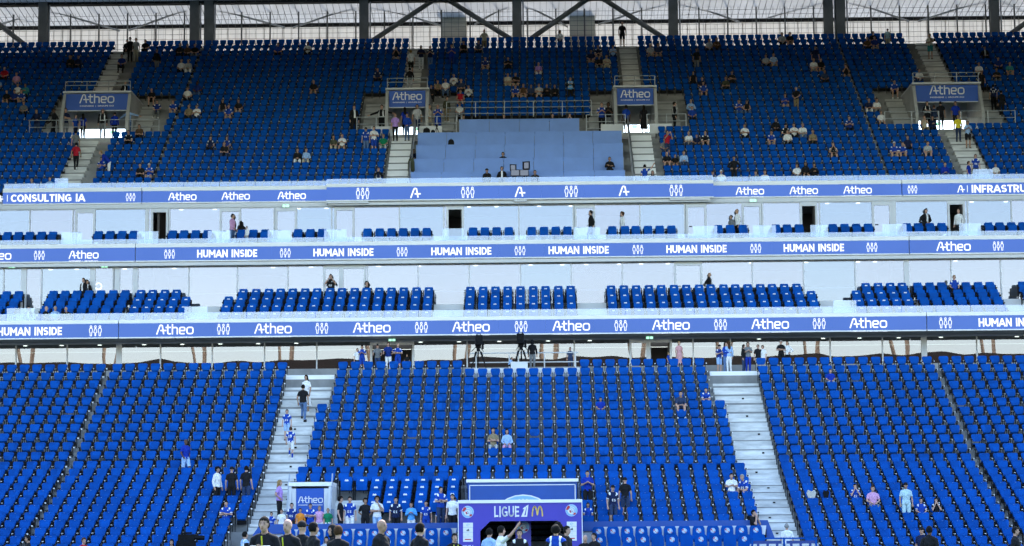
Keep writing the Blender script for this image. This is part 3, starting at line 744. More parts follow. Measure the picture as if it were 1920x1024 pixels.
beam('heavy dark horizontal beam along the top edge of the picture', 145.6, zat(1.5, 145.6), zat(1.5, 145.6) + 1.2, .6)
colx = [xat(p, 145.3, 40) for p in (80, 364, 391, 682, 969, 1263, 1554, 1577, 1866)]
nmc = ['at the far left', 'left one of the left pair', 'right one of the left pair', 'between the left pair and the middle', 'in the middle', 'between the middle and the right pair', 'left one of the right pair', 'right one of the right pair', 'at the far right']
for x, nm in zip(colx, nmc):
    t = thing('roof_column', 'grey steel roof column behind the top row, ' + nm, 'column', (x, 145.3, ZT), group='grey roof columns')
    MB().box(-.3, .3, -.02, .0, 0, 6.5).box(-.3, .3, .5, .52, 0, 6.5).build('flange', MT['darksteel'], t)
    MB().box(-.25, .25, 0, .5, 0, 6.5).build('web', MT['darksteel'], t)
    MB().tube((.42, .1, 0), (.42, .1, 6.5), .05).build('downpipe', MT['steel'], t)
    MB().box(-.42, .42, -.05, .55, 3.9, 4.6).build('head_plate', MT['beam'], t)
def brace(a, b, y0, y1, r, label, m='darksteel', name='roof_brace'):
    p, q = at(a[0], a[1], y0), at(b[0], b[1], y1)
    o = MB().tube((0, 0, 0), q - p, r, n=8).build(name, MT[m], None, p); tag(o, label, 'brace', 'diagonal roof braces')
for a, b, l in (((696, 78), (822, -6), 'thick diagonal steel tube rising left of the left beige pillar'), ((834, -4), (962, 76), 'thick diagonal steel tube falling right of the left beige pillar'),
                ((996, 72), (1108, -6), 'thick diagonal steel tube rising left of the right beige pillar'), ((1128, -4), (1252, 76), 'thick diagonal steel tube falling right of the right beige pillar'),
                ((-4, 44), (60, 95), 'thick diagonal steel tube at the top left corner'), ((1930, 38), (1886, 70), 'thick diagonal steel tube at the top right corner')):
    brace(a, b, 146.2, 146.2, .17, l)
for i, (a, b) in enumerate((((0, 46), (72, 24)), ((95, 20), (224, 58)), ((352, 17), (242, 57)), ((402, 16), (534, 52)), ((668, 11), (550, 52)), ((698, 9), (826, 48)), ((984, 9), (1064, 50)), ((955, 8), (890, 46)), ((1248, 4), (1122, 46)), ((1276, 2), (1386, 41)), ((1540, 0), (1440, 34)), ((1592, 1), (1704, 40)), ((1850, -1), (1722, 40)), ((1880, 0), (1925, 14)))):
    brace(a, b, 147.2, 149.6, .07, 'thin roof plane brace meeting the wall beam, %s from the left' % ordw(i), 'steel')
for i, (px0, px1) in enumerate(((828, 874), (1068, 1115))):
    x0, x1 = xat(px0, 149, 30), xat(px1, 149, 30)
    t = thing('block_pillar', 'beige blockwork pillar behind the seats, %s of the middle column' % ('left' if i == 0 else 'right'), 'pillar', ((x0 + x1) / 2, 149, ZT))
    me = MB().box(-(x1 - x0) / 2, (x1 - x0) / 2, 0, .8, .008, .372).data('block_course', MT['tan'])
    for k in range(13): link('block_course', me, t, (0, 0, k * .38))
for q in (-1, 1):
    o = MB().box(-.2, .2, 0, 44, 0, 20).build('shading_wall', MT['facade'], None, (q * 38.3, 107, 18.5)); tag(o, 'added unseen wall shading the upper tier, beyond the %s frame edge' % ('left' if q < 0 else 'right'), 'wall')  # unseen side walls added to darken the ends of the upper tier
# guard fence along the top walkway
t = thing('guard_fence', 'tall wire guard fence with thin dark posts behind the top row', 'fence', (0, 147.6, ZT))
me = MB().box(-.045, .045, -.05, .05, 0, 6.2).data('post', MT['darksteel'])
for i in range(-21, 22): link('post', me, t, (xat(453, 147.6, 40) + 1.925 * (i + 9), 0, 0))
me = MB().box(-38, 38, -.01, .01, -.011, .011).data('wire', MT['darksteel'])
for i in range(11): link('wire', me, t, (0, -.06, .5 + i * .33))
me = MB().box(-.009, .009, -.006, .006, 0, 3.6).data('wire', MT['darksteel'])
for i in range(-80, 81): link('wire', me, t, (i * .47, -.075, .4))

# ------------------------------------------------------------------ opposite stand (seen in the glass) and added end stands
t = thing('opposite_stand', 'opposite stand behind the photographer, seen mirrored in the lounge glass', 'stand', (0, -8, 0))
mb = MB()
for i in range(26): mb.box(-70, 70, -.8 * i - .8, -.8 * i, 0, .9 + .46 * i)
mb.build('terrace', MT['oppo'], t)
MB().xprism([(2, 20.6), (-34, 22.6), (-34, 23.4), (2, 21.4)], -80, 80).build('roof', MT['darkroof'], t)
MB().box(-80, 80, 1.6, 2.2, 20.4, 21.5).build('roof_edge', MT['darkroof'], t)
me = MB().bar((.5, 0, 20.6), (.8, -.6, 25.6), .36, .36).bar((-.6, 0, 20.6), (-1.1, -.6, 25.2), .26, .26).data('mast', MT['wood'])
for i in range(-6, 7): link('mast', me, t, (i * 9.6 + 2.4, -1, 0))
me = MB().box(-.4, .4, -.4, .4, 0, 21).data('column', MT['wood'])
for i in range(-6, 7): link('column', me, t, (i * 9.6, -24, 0))
for s in (-1, 1):  # unseen end stands, added to reduce sky light from the sides
    t = thing('shading_end_stand', 'unseen end stand added to cut side light, beyond the %s frame edge' % ('left' if s < 0 else 'right'), 'stand', (s * 62, 42, 0))
    mb = MB()
    for i in range(20): mb.box(min(s * i * .9, s * (i * .9 + .9)), max(s * i * .9, s * (i * .9 + .9)), -34, 34, 0, .9 + .5 * i)
    mb.build('terrace', MT['oppo'], t)
    MB().box(min(s * -3, s * 22), max(s * -3, s * 22), -40, 44, 22, 22.8).build('roof', MT['darkroof'], t)
# ------------------------------------------------------------------ seats
def seat_parts(w, wb, up=True, lod=0):
    """tip-up seat: floor at z 0, back plane at y 0, facing -Y. Returns back, pan, frame builders"""
    h = w / 2; hb = wb / 2
    back, pan, fr, cap = MB(), MB(), MB(), MB()
    rim = [(-hb, .60), (-hb + .06, .545), (hb - .06, .545), (hb, .60), (h, .77), (h - .01, .84), (h - .06, .875), (-h + .06, .875), (-h + .01, .84), (-h, .77)]
    n = len(rim); ty = lambda z: (z - .45) * .16
    c = len(back.v)
    f = [(x, ty(z) - (.018 if abs(x) > h * .8 else .0), z) for x, z in rim]; b = [(x, ty(z) + .035, z) for x, z in rim]
    back.v += f + b + [(0, ty(.66) + .016, .66)]
    for i in range(n):
        j = (i + 1) % n
        back.f.append((i, j, 2 * n)); back.f.append((i, n + i, n + j, j))
    back.f.append(tuple(n + i for i in reversed(range(n)))); back.m += [0] * (2 * n + 1)
    if up:
        p = [(-hb + .0, .575), (-hb + .07, .52), (hb - .07, .52), (hb, .575), (hb + .012, .73), (hb - .03, .79), (-hb + .03, .79), (-hb - .012, .73)]
        k = len(p); f = [(x, -.115 + (z - .43) * .2, z) for x, z in p]; b = [(x, -.075 + (z - .43) * .2, z) for x, z in p]
        pan.v += f + b + [(0, -.10, .6)]
        for i in range(k):
            j = (i + 1) % k; pan.f.append((i, j, 2 * k)); pan.f.append((i, k + i, k + j, j))
        pan.f.append(tuple(k + i for i in reversed(range(k)))); pan.m += [0] * (2 * k + 1)
        pan.xprism([(-.098, .522), (-.01, .47), (.02, .49), (-.05, .545)], -hb + .03, hb - .03)
    else:
        pan.box(-hb, hb, -.42, -.04, .41, .455)
    return back, pan, fr, cap
def lower_seat(up=True):
    b, p, f, c = seat_parts(.455, .385, up)
    for s in (-1, 1):
        f.box(s * .254 - .011, s * .254 + .011, -.13, -.05, 0, .60)
        f.box(s * .254 - .020, s * .254 + .020, -.30, .06, .60, .635)
    f.box(-.20, .20, -.0, .03, .30, .468)  # black strip below the pan, painted shade between the rows
    c.box(.268, .332, -.10, -.04, .60, .655)
    return b, p, f, c
def upper_seat(up=True):
    b, p, f, c = seat_parts(.415, .35, up)
    f.box(.228, .252, -.14, -.03, 0, .44); f.box(-.19, .19, -.0, .03, .28, .468)  # post, then a black strip painting the shade under the pan
    f.box(.228, .252, -.02, .04, .3, .60); c.box(.222, .258, -.10, -.03, .60, .645)
    return b, p, f, c
def join_data(parts):
    v, fc, m = [], [], []
    for i, mb in enumerate(parts):
        n = len(v); v += mb.v; fc += [tuple(q + n for q in f) for f in mb.f]; m += [i] * len(mb.f)
    return np.array(v), fc, m
def mass(name, label, cat, spots, maker, mats, plate=False):
    """one object holding many seats; spots (x, y, z, occupied)"""
    parts = [join_data(maker(True)), join_data(maker(False))]
    V, F, Mi = [], [], []; n = 0
    for x, y, z, occ in spots:
        v, f, m = parts[1 if occ or random.random() < .012 else 0]
        a = random.gauss(0, .010); vv = v + np.array((x + random.gauss(0, .004), y + random.gauss(0, .004), z)); vv[:, 1] += a * (v[:, 2])
        V.append(vv); F += [tuple(q + n for q in g) for g in f]; Mi += m; n += len(v)
    me = bpy.data.meshes.new(name); me.from_pydata(np.concatenate(V).tolist(), [], F)
    for x in mats: me.materials.append(x)
    me.polygons.foreach_set('material_index', Mi); me.update()
    o = link(name, me); o['kind'] = 'stuff'; o['label'] = label
    return o

# spots -----------------------------------------------------------
LOW, UPP = [], []       # dicts
def lower_spots():
    for b, n, y, z in LROWS:
        xs = []
        if b == 'B':
            xs += [i * .6 - .02 for i in range(-14 if n > 6 else -15, (14 if n > 6 else 15) + 1)]
        elif n >= 0:
            xs += [(i + .5) * .6 for i in range(-16, 16)]
        if b == 'A' and n == -1: xs += [(i + .5) * .6 for i in range(4, 15)]
        if b == 'B' and n == 11: xs = [x for x in xs if not -2.75 < x < 2.95]
        if b == 'B' and n < 11 and False: pass
        if b == 'A' and n >= 0:
            if n <= 3: xs = [x for x in xs if x > 2.6]
            if n == 4: xs = [x for x in xs if x > -1e9 and (x > -2.5 or x < -99)]
            if n >= 5: pass
            if n in (4,): xs = [x for x in xs if not (-2.4 < x < 2.5)] if False else xs
        for s in (-1, 1):
            off = 11.28 if b == 'B' or n % 2 else 11.28
            x = off
            while x < 24.6 + (0 if y < 97 else 1.2):
                if not (b == 'A' and n < 0 and s < 0 and x < 11.5): xs.append(s * x)
                x += .6 if abs(x - 19.08) > .1 else .79
        if b == 'B' and n == 11: xs = [x for x in xs if abs(x) < 9 or abs(x) > 11.2]
        for x in xs: LOW.append(dict(x=x, y=y, z=z, row=n + 5 if b == 'A' else n + 12, occ=False))
lower_spots()
def upper_spots():
    for r, y, z in UROWS:
        base = np.arange(-75, 76) * .48
        for x in base:
            a = abs(x)
            if a > 33.5 + r * .12: continue
            if 6.15 < a < 7.85 and (r < 8): continue
            if 6.2 < a < 7.6 and r >= 14: continue
            if a <= 6.4 and r < 10: continue
            if r in (8, 9) and 4.1 < a < 9.75: continue
            if 8 <= r <= 13 and 3.95 < a < 9.75: continue
            if 24.8 < a < 26.6 and r < 8: continue
            if 25.4 < a < 27.0 and r >= 14: continue
            if 8 <= r <= 13 and 22.0 < a < 28.9: continue
            xx = float(x) + .12
            if 20.55 < abs(xx) < 21.05: continue
            if abs(xx) > 20.8: xx -= .38 if xx > 0 else -.38
            UPP.append(dict(x=xx, y=y, z=z, row=r, occ=False))
upper_spots()
def seat_at(lst, row, x, tol=.6):
    best = None
    for s in lst:
        if s['row'] == row and (best is None or abs(s['x'] - x) < abs(best['x'] - x)): best = s
    return best if best and abs(best['x'] - x) < tol else None

def build_seats():
    # the 300 lower seats nearest to the camera that the picture shows
    vis = []
    for s in LOW:
        px, py = proj((s['x'], s['y'], s['z'] + .8))
        if 4 < px < 1916 and py < 1012: vis.append(s)
    vis.sort(key=lambda s: (s['y'], abs(s['x'])))
    ind = vis[:300]; ids = {id(s) for s in ind}
    protos = {}
    for up in (True, False):
        b, p, f, c = lower_seat(up)
        protos[up] = (b.data('seat_back', MT['seat']), p.data('seat_pan', MT['seat']), f.data('frame', MT['black']), c.data('pivot_cap', MT['print']))
    plate = MB().box(-.020, .020, -.006, 0, -.008, .008).data('number_plate', MT['plate'])
    rows = {}
    for s in ind: rows.setdefault((s['row'], 0 if s['x'] < -10 else 1 if s['x'] < 9.3 else 2), []).append(s)
    blk = ['lower left block', 'lower middle block', 'lower right block']
    for (row, k), ss in rows.items():
        ss.sort(key=lambda s: s['x'])
        if k == 0: ss = ss[::-1]
        for i, s in enumerate(ss):
            t = thing('stadium_chair', 'blue tip-up seat, %s, %s row up, %s from %s' % (blk[k], ordw(row), ordw(i), ('left stairs', 'tunnel', 'right stairs')[k]),
                      'seat', (s['x'], s['y'], s['z']), group='blue tip-up seats of the lower tier')
            t.rotation_euler = (random.gauss(0, .008), 0, random.gauss(0, .012))
            pb, pp, pf, pc = protos[not s['occ']]
            link('seat_back', pb, t); link('seat_pan', pp, t); link('frame', pf, t); link('pivot_cap', pc, t); link('number_plate', plate, t, (0, .04, .842))
    rest = [(s['x'], s['y'], s['z'], s['occ']) for s in LOW if id(s) not in ids]
    mass('lower_seats', 'blue tip-up seats filling the rest of the lower tier', 'seats', rest, lower_seat, [MT['seat'], MT['seat'], MT['black'], MT['print']])
    mass('upper_seats', 'blue tip-up seats filling the upper tier', 'seats', [(s['x'], s['y'], s['z'], s['occ']) for s in UPP], upper_seat, [MT['seat'], MT['seat'], MT['black'], MT['print']])

# padded box seats -------------------------------------------------
def box_seat_meshes():
    b, p, f = MB(), MB(), MB()
    rim = [(-.235, .50), (.235, .50), (.245, .80), (.225, .965), (.19, .995), (-.19, .995), (-.225, .965), (-.245, .80)]
    n = len(rim); ty = lambda z: (z - .45) * .18
    fr = [(x * .94, ty(z) - .06, z) for x, z in rim]; bk = [(x, ty(z) + .04, z) for x, z in rim]
    b.v += fr + bk + [(0, ty(.75) - .075, .75)]
    for i in range(n):
        j = (i + 1) % n; b.f.append((i, j, 2 * n)); b.f.append((i, n + i, n + j, j))
    b.f.append(tuple(n + i for i in reversed(range(n)))); b.m += [0] * (2 * n + 1)
    p.box(-.23, .23, -.24, -.10, .42, .80)
    for s in (-1, 1):
        f.box(s * .285 - .03, s * .285 + .03, -.34, .02, .60, .66); f.box(s * .285 - .022, s * .285 + .022, -.14, .0, 0, .60)
        f.box(s * .285 - .02, s * .285 + .02, -.05, .08, .6, .82)
    f.box(-.28, .28, -.08, -.04, .38, .42)
    c = MB().prism([(-.08, -.055), (.08, -.055), (.08, .03), (.045, .075), (0, .05), (-.045, .075), (-.08, .03)], -.006, 0)
    return b.data('backrest', MT['boxseat']), p.data('seat_pan', MT['boxseat']), f.data('armrest_frame', MT['black']), c.data('crest_patch', MT['print'])
BSM = box_seat_meshes()
BOXOCC = []
def box_seat(x, y, z, label, group, patch, name='box_chair'):
    t = thing(name, label, 'seat', (x, y, z), group=group)
    link('backrest', BSM[0], t); link('seat_pan', BSM[1], t); link('armrest_frame', BSM[2], t)
    if patch: link('crest_patch', BSM[3], t, (0, -.034, .81))
    return t
L3G = [[-8, 14, 35, 56, 78, 99], [185, 207, 229, 251], [324, 345, 367, 389], [453, 475, 497], [559, 582, 604], [689, 712, 734, 756, 778, 800], [887, 909, 931, 954], [997, 1020, 1042, 1064],
       [1148, 1172, 1192, 1215, 1237, 1259], [1347, 1369, 1393], [1455, 1476, 1498], [1562, 1584, 1606, 1628], [1701, 1722, 1744, 1766], [1854, 1875, 1897, 1918]]
for gi, g in enumerate(L3G):
    for i, p in enumerate(g):
        box_seat(xat(p, 120.95, 430), 120.95, 17.61, 'blue padded seat, topmost boxes, %s in the %s cluster from the left' % (ordw(i), ordw(gi)), 'padded seats before the topmost boxes', False)
L2G = [([-11, 12, 35], 0), ([100, 122, 144, 167, 189, 212, 235], 0), ([264, 286, 309, 331], 1), ([456, 480, 504, 526, 549, 572, 594.5, 619, 641, 665, 687, 711, 734, 757, 781, 804], 1), ([882, 906, 929, 952, 976, 1000, 1023, 1047, 1070], 1),
       ([1146, 1170, 1193, 1217, 1240, 1264, 1287, 1311, 1333, 1357, 1379, 1402, 1426, 1448, 1471, 1494], 1), ([1624, 1647, 1670, 1692], 1), ([1721, 1744, 1766, 1790, 1812, 1835, 1857], 0), ([1918], 0)]
EXTRA = {2: 1, 3: -1, 5: 1, 6: -1}
rown = ['front', 'second', 'third', 'back']
for gi, (g, patch) in enumerate(L2G):
    xs = [xat(p, 119.3, 550) for p in g]
    for rr in range(4):
        y, z = 116.6 + .9 * rr, 12.66 + .5 * rr
        xx = list(xs)
        if rr < 3 and gi in EXTRA: xx = xx + [xs[-1] + .655] if EXTRA[gi] > 0 else [xs[0] - .655] + xx
        for i, x in enumerate(xx):
            box_seat(x, y, z, 'blue padded seat, middle boxes, %s row, %s in the %s cluster from left' % (rown[rr], ordw(i), ordw(gi)), 'padded seats of the middle boxes', patch)
# padded seats behind the blue wall
for j, a in enumerate((4, 3, 2, 1)):
    y, z = lowA(a)
    for i, p in enumerate((646, 675, 704, 733, 761, 791, 819, 849)):
        if i < 2 and a < 4: continue
        box_seat(xat(p, 93, 920), y, z + .02, 'blue padded seat left of tunnel, %s row from wall, %s from left' % (ordw(a), ordw(i)), 'padded seats left of the tunnel', True)
# dugout seats under the blue wall
def dugout_seats():
    b = MB(); rim = [(-.22, .40), (.22, .40), (.25, .62), (.235, .90), (.19, .98), (-.19, .98), (-.235, .90), (-.25, .62)]
    b.prism(rim, -.06, .02); f = MB().box(-.22, .22, -.4, -.05, .36, .46); w_ = MB().prism([(-.09, .62), (.09, .62), (.14, .98), (-.14, .98)], -.02, .02)
    leg = MB().box(-.03, .03, -.25, -.1, 0, .36)
    D = b.data('backrest', MT['seat']), f.data('seat_pan', MT['seat']), w_.data('side_wing', MT['whiteboard']), leg.data('pedestal', MT['black'])
    n = 0
    for side, (x0, x1) in (('left', (-9.4, -2.6)), ('right', (2.75, 9.9))):
        for r in range(2):
            y, z = 88.5 - .8 * r, 1.06 - .34 * r
            k = int((x1 - x0) / .56)
            for i in range(k):
                x = x0 + .3 + .56 * i + .03 * r
                t = thing('dugout_chair', 'bucket seat under the blue wall %s of tunnel, %s row, %s from left' % (side, ('upper', 'lower')[r], ordw(i)), 'seat', (x, y, z), group='bucket seats under the blue wall')
                link('backrest', D[0], t); link('seat_pan', D[1], t); link('pedestal', D[3], t)
                if r == 0: link('side_wing', D[2], t, (.28, .03, 0))
                if (r == 0 or (i * 7 + r) % 5 < 3): put_crest(0, -.062, .80, .10, t)
dugout_seats()
# ------------------------------------------------------------------ blue wall, tunnel, signs, small things
zw = zat(979, 90.0)
for nm, x0, x1, px in (('left', -10.1, -2.42, None), ('right', 2.4, 9.6, None)):
    zt = zat(979, 89.2)
    t = thing('front_wall', 'blue painted front wall %s of the tunnel arch' % nm, 'wall', ((x0 + x1) / 2, 89.15, 0)); h = (x1 - x0) / 2
    MB().box(-h, h, 0, .3, zt - .38, zt).build('blue_band', MT['bluewall'], t)
    MB().box(-h + .02, h - .02, .08, .28, 0, zt - .382).build('recess_wall', MT['whiteboard'], t)
    if nm == 'left': MB().prism([(-h - .55, 0), (-h - .002, 0), (-h - .002, zt - .01), (-h - .25, zt - .05), (-h - .5, zt - .4)], -.05, .3).build('end_panel', MT['bluewall'], t)
    else: MB().prism([(h - .55, 0), (h + 1.0, 0), (h + .15, zt - .002), (h - .55, zt - .002)], -.06, -.004).build('end_panel', MT['bluewall'], t)
struct('dugout_floor', MB().box(-10, -2.5, 86.9, 89.2, 0, .72).box(2.5, 10.2, 86.9, 89.2, 0, .72).box(-10, -2.5, 87.9, 89.2, .72, 1.06).box(2.5, 10.2, 87.9, 89.2, .72, 1.06), MT['bluewall'])
# tunnel arch
Y = 86.0
x0, x1 = xat(860, Y, 960), xat(1090.5, Y, 960); zt = zat(943, Y); cx = (x0 + x1) / 2
t = thing('tunnel_arch', 'violet players tunnel arch reading LIGUE 1 with two round club crests', 'arch', (cx, Y, 0)); h = (x1 - x0) / 2
oz = zat(977, Y); c0, c1 = xat(897, Y) - cx, xat(1058, Y) - cx
zc = zat(995, Y)
mb = MB()
mb.prism([(-h, 0), (c0, 0), (c0, zc), (c0 + .38, oz), (-h, oz)], 0, .5); mb.prism([(c1, 0), (h, 0), (h, oz), (c1 - .38, oz), (c1, zc)], 0, .5)
mb.prism([(-h, oz), (h, oz), (h, zt), (-h, zt)], 0, .5)
mb.build('arch_panel', MT['purple'], t)
MB().box(-h - .03, h + .03, -.04, .54, zt, zt + .12).build('top_cap', MT['white'], t)
MB().box(-h - .03, -h - .002, -.04, .54, 0, zt - .002).box(h + .002, h + .03, -.04, .54, 0, zt - .002).build('side_edge', MT['white'], t)
k = Y / FPX
put_block('LIGUE', xat(950, Y, 958) - cx, -.012, zat(969, Y), 47 * k, 19.5 * k, MT['print'], t, .17)
mb = MB(); s = 1
P = lambda x, y_: ((x - 984) * k, (960 - y_) * k)
mb.prism([P(977, 969), P(987, 969), P(987.5, 966.5), P(983, 966.5), P(987.5, 950.5), P(984, 950.5), P(981, 953), P(980, 955), P(983, 955)][::1], -.016, -.01)
mb.prism([P(985.2, 969), P(988.2, 969), P(991, 946.5), P(986.5, 949), P(985.5, 951.5), P(988, 951)], -.020, -.0165)
mb.build('numeral', MT['print'], t, (xat(984, Y, 960) - cx, 0, zat(960, Y)))
mb = MB(); P = lambda x, y_: ((x - 1007.5) * k, (960 - y_) * k)
stroke(mb, [P(998, 968), P(998.5, 960), P(1000, 953), P(1002, 950), P(1004, 951), P(1006, 957), P(1007.4, 966)], 2.6 * k, -.016, -.01)
stroke(mb, [P(1007.6, 966), P(1009, 957), P(1011, 951), P(1013, 950), P(1015, 953), P(1016.5, 960), P(1017, 968)], 2.6 * k, -.021, -.0165)
mb.build('arches_mark', MT['yellow'], t, (xat(1007.5, Y, 960) - cx, 0, zat(960, Y)))
for px, py in ((877, 960), (1071.5, 957)):
    p = at(px, py, Y); put_crest(p.x - cx, -.004, p.z, 11.2 * k, t)
for px in (877.5, 1072):
    for i in range(4):
        p = at(px, 984.5 + 9 * i + (0 if px < 900 else -2), Y)
        tl = MB().box(-9.2 * k, 9.2 * k, -.012, -.002, -4.3 * k, 4.3 * k).build('sponsor_tile', MT['print'], t, (p.x - cx, 0, p.z))
        m2 = MB()
        if i == 1:
            for q in range(3): m2.prism([(-.05 + q * .035, -.05), (-.02 + q * .035, -.05), (-.03 + q * .03, -.0 + q * .02), (-.05 + q * .03, -.0 + q * .02)], -.018, -.013)
            m2.build('sponsor_mark', MT['black'], tl)
        elif i == 3: m2.box(-.12, .12, -.018, -.013, -.02, .02).build('sponsor_mark', MT['red'], tl)
        elif i == 0: stroke(m2, arc(0, 0, .05, .04, 0, 300, 8), .016, -.018, -.013); m2.build('sponsor_mark', MT['lightblue'], tl)
        else: m2.box(-.03, -.018, -.018, -.013, -.04, .04).box(.018, .03, -.018, -.013, -.04, .04).box(-.018, .018, -.018, -.013, .0, .012).build('sponsor_mark', MT['whiteboard'], tl)
put_text('LIGUE 1', xat(876, Y, 1024) - cx, -.012, zat(1027, Y), 22 * k, 5.5 * k, MT['print'], t, .03)
# tunnel behind the arch
t = thing('tunnel_passage', 'dark players tunnel behind the arch with slatted black walls', 'tunnel', (cx, 86.6, 0))
MB().box(c0 - .3, c1 + .3, 5.2, 5.4, 0, 2.9).build('back_wall', MT['black'], t)
MB().box(c0 - .35, c0 - .3, 0, 5.2, 0, 2.9).box(c1 + .3, c1 + .35, 0, 5.2, 0, 2.9).build('side_wall', MT['black'], t)
MB().box(c0 - .35, c1 + .35, 0, 5.4, 2.905, 3.0).build('ceiling_panel', MT['black'], t)
rowm = mat('dim_tunnel_board', (.30, .30, .31), .7, var=.5, scale=14)
me = MB().box(c0, c1, 0, .03, 0, .16).data('slat', rowm)
for i in range(10): link('slat', me, t, (0, 5.1, .4 + i * .23))
t = thing('crest_column', 'violet flat column with a club crest inside the tunnel', 'column', (xat(981, 87.2, 990), 87.2, 0))
MB().box(-.3, .3, 0, .2, 0, 2.32).build('panel', MT['purple'], t); put_crest(0, -.004, zat(988, 87.2), 11.5 * k, t)
# canopy over the tunnel: blue panel with crest
Y = 92.2; k = Y / FPX
x0, x1 = xat(877, Y, 915), xat(1082, Y, 915); cx = (x0 + x1) / 2; h = (x1 - x0) / 2; zt = zat(904, Y)
t = thing('tunnel_canopy', 'big blue panel with white cap and half hidden crest above the tunnel arch', 'canopy', (cx, Y, 1.2)); zt -= 1.2
MB().box(-h, h, 0, .15, 0, zt).build('front_panel', MT['bluewall'], t)
MB().box(-h - .06, h + .06, -.06, 2.4, zt, zt + .13).build('top_cap', MT['white'], t)
mb = MB(); stroke(mb, [(-h + .08, 0), (-h + .08, zt - .12), (h - .08, zt - .12), (h - .08, 0)], .035, -.008, 0); mb.build('white_outline', MT['print'], t)
for s in (-1, 1): MB().box(s * (h + .08) - .04, s * (h + .08) + .04, .0, 2.4, .3, zt - .002).build('side_glass', MT['balus'], t)
put_crest(xat(981, Y, 960) - cx, -.01, zt - 90 * k, 67 * k, t)
# lower left stair exit with sign
Y = 91.6; x0, x1 = xat(541, Y, 930), xat(622, Y, 930); cx = (x0 + x1) / 2; h = (x1 - x0) / 2
zt = zat(908, Y); zb = lowA(0)[1] - .05; k = Y / FPX
t = thing('stair_exit', 'white framed lower stair exit beside the wide left stairs', 'stair exit', (cx, Y, zb)); H = zt - zb
MB().box(-h, h, -.05, 2.6, H - .001, H + .16).build('top_cap', MT['white'], t)
MB().xprism([(-.6, 0), (2.6, 0), (2.6, H - .002), (0, H - .002), (-.6, .55)], -h, -h + .12).build('side_wall', MT['whiteboard'], t)
MB().xprism([(-.6, 0), (2.6, 0), (2.6, H - .002), (0, H - .002), (-.6, .55)], h - .12, h).build('side_wall', MT['whiteboard'], t)
MB().box(-h + .12, h - .12, 2.2, 2.5, 0, H - .002).build('back_wall', MT['black'], t)
for s in (-1, 1): MB().bar((s * h, -.75, .7), (s * h, .35, H + .5), .05, .06).build('handrail', MT['steel'], t)
MB().box(-h - .1, -h - .04, -.75, .1, .2, .95).box(h + .04, h + .1, -.75, .1, .2, .95).build('glass_wing', MT['balus'], t)
sg = thing('sign_board', 'blue Atheo sign in the white frame of the lower left stair exit', 'sign', (cx - .0, Y - .02, zb + .62), group='blue Atheo signs')
MB().box(-h + .32, h - .32, -.04, 0, 0, H - .72).build('panel', MT['signblue'], sg)
put_atheo(.02, -.05, (H - .72) * .50, (h - .36) * 2 * .98, MT['print'], sg, 'INGENIERIE  |  HUMAN INSIDE')
MB().box(-h + .125, -h + .31, -.04, 0, 0, H - .72).box(h - .31, h - .125, -.04, 0, 0, H - .72).build('edge_trim', MT['whiteboard'], sg)
# floor and concrete steps behind the blue wall
mb = MB().box(-10.0, -2.4, 89.85, 91.0, 1.2, 1.6).box(-10.0, -6.3, 91.0, 93.6, 1.2, 1.6)
for i, (y0, z1) in enumerate(((93.3, 3.2), (92.7, 2.55), (92.1, 2.1))): mb.box(-7.8, -6.32, y0, y0 + .9 if i else 93.62, 1.6 - .01 * i, z1)
struct('lower_landing', mb, MT['step'])

# dugout frame at the lower right
Y = 85.5; x0, x1 = xat(1408, Y, 1010), xat(1532, Y, 1010)
t = thing('dugout_shelter', 'blue framed shelter with dark sponsor boards below the wide right stairs', 'shelter', ((x0 + x1) / 2, Y, 0)); h = (x1 - x0) / 2; z0 = zat(1008, Y, 1470)
MB().box(-h, h, -.06, .06, z0 - .06, z0).build('top_rail', MT['seat'], t)
for x in (-h + .04, 0, h - .04): MB().box(x - .035, x + .035, -.05, .05, 0, z0 - .061).build('post', MT['seat'], t)
for s in (-1, 1):
    bd = MB().box(s * h / 2 - h / 2 + .09, s * h / 2 + h / 2 - .09, .0, .03, .2, z0 - .12).build('sponsor_board', MT['darkblue'], t)
    for r in range(3):
        for c_ in range(4): MB().box(-.13, .13, -.006, 0, -.045, .045).build('sponsor_tile', MT['whiteboard'], bd, (s * h / 2 - .54 + c_ * .36 + (.18 if r % 2 else 0) * 0, -.002, z0 - .28 - r * .22))

# television cameras
def tv_camera(label, px, Y, floor, top, rz, pale=False):
    t = thing('tv_camera', label, 'camera', (xat(px, Y, 660), Y, floor), rz, 'television cameras'); H = top - floor
    for a in (90, 210, 330):
        c, s = math.cos(R_(a)), math.sin(R_(a)); lg = MB().tube((c * .45, s * .45, 0), (c * .07, s * .07, H * .56), .03, .022).tube((c * .33, s * .33, 0.18 * H), (c * .15, s * .15, H * .52), .036).build('tripod_leg', MT['black'], t)
    MB().tube((0, 0, H * .54), (0, 0, H * .62), .10, .08, 10).box(-.12, .12, -.14, .14, H * .62, H * .68).build('pan_head', MT['black'], t)
    b = MB().box(-.13, .13, -.2, .42, H * .69, H * .92).box(-.10, .10, .1, .3, H * .92, H * .97).build('camera_body', MT['black'], t)
    MB().box(-.165, .165, -.62, -.2, H * .70, H * .95).build('lens_box', MT['black'], b)
    MB().tube((0, -.68, H * .82), (0, -.61, H * .82), .12, .13, 12).build('lens', MT['black'], b)
    MB().box(-.1, .1, -.3, .0, H * .955, H).build('viewfinder', MT['black'], b)
    MB().box(-.06, .06, -.305, -.301, H * .96, H * .99).build('tally_plate', MT['whiteboard'], b)
    for s in (-1, 1): MB().tube((s * .12, .2, H * .66), (s * .28, .62, H * .56), .016).build('pan_bar', MT['black'], t)
    MB().box(.16, .26, -.05, .1, H * .6, H * .8).build('cable_box', MT['black'], t)
    return t
pz = zat(690, 105.1)
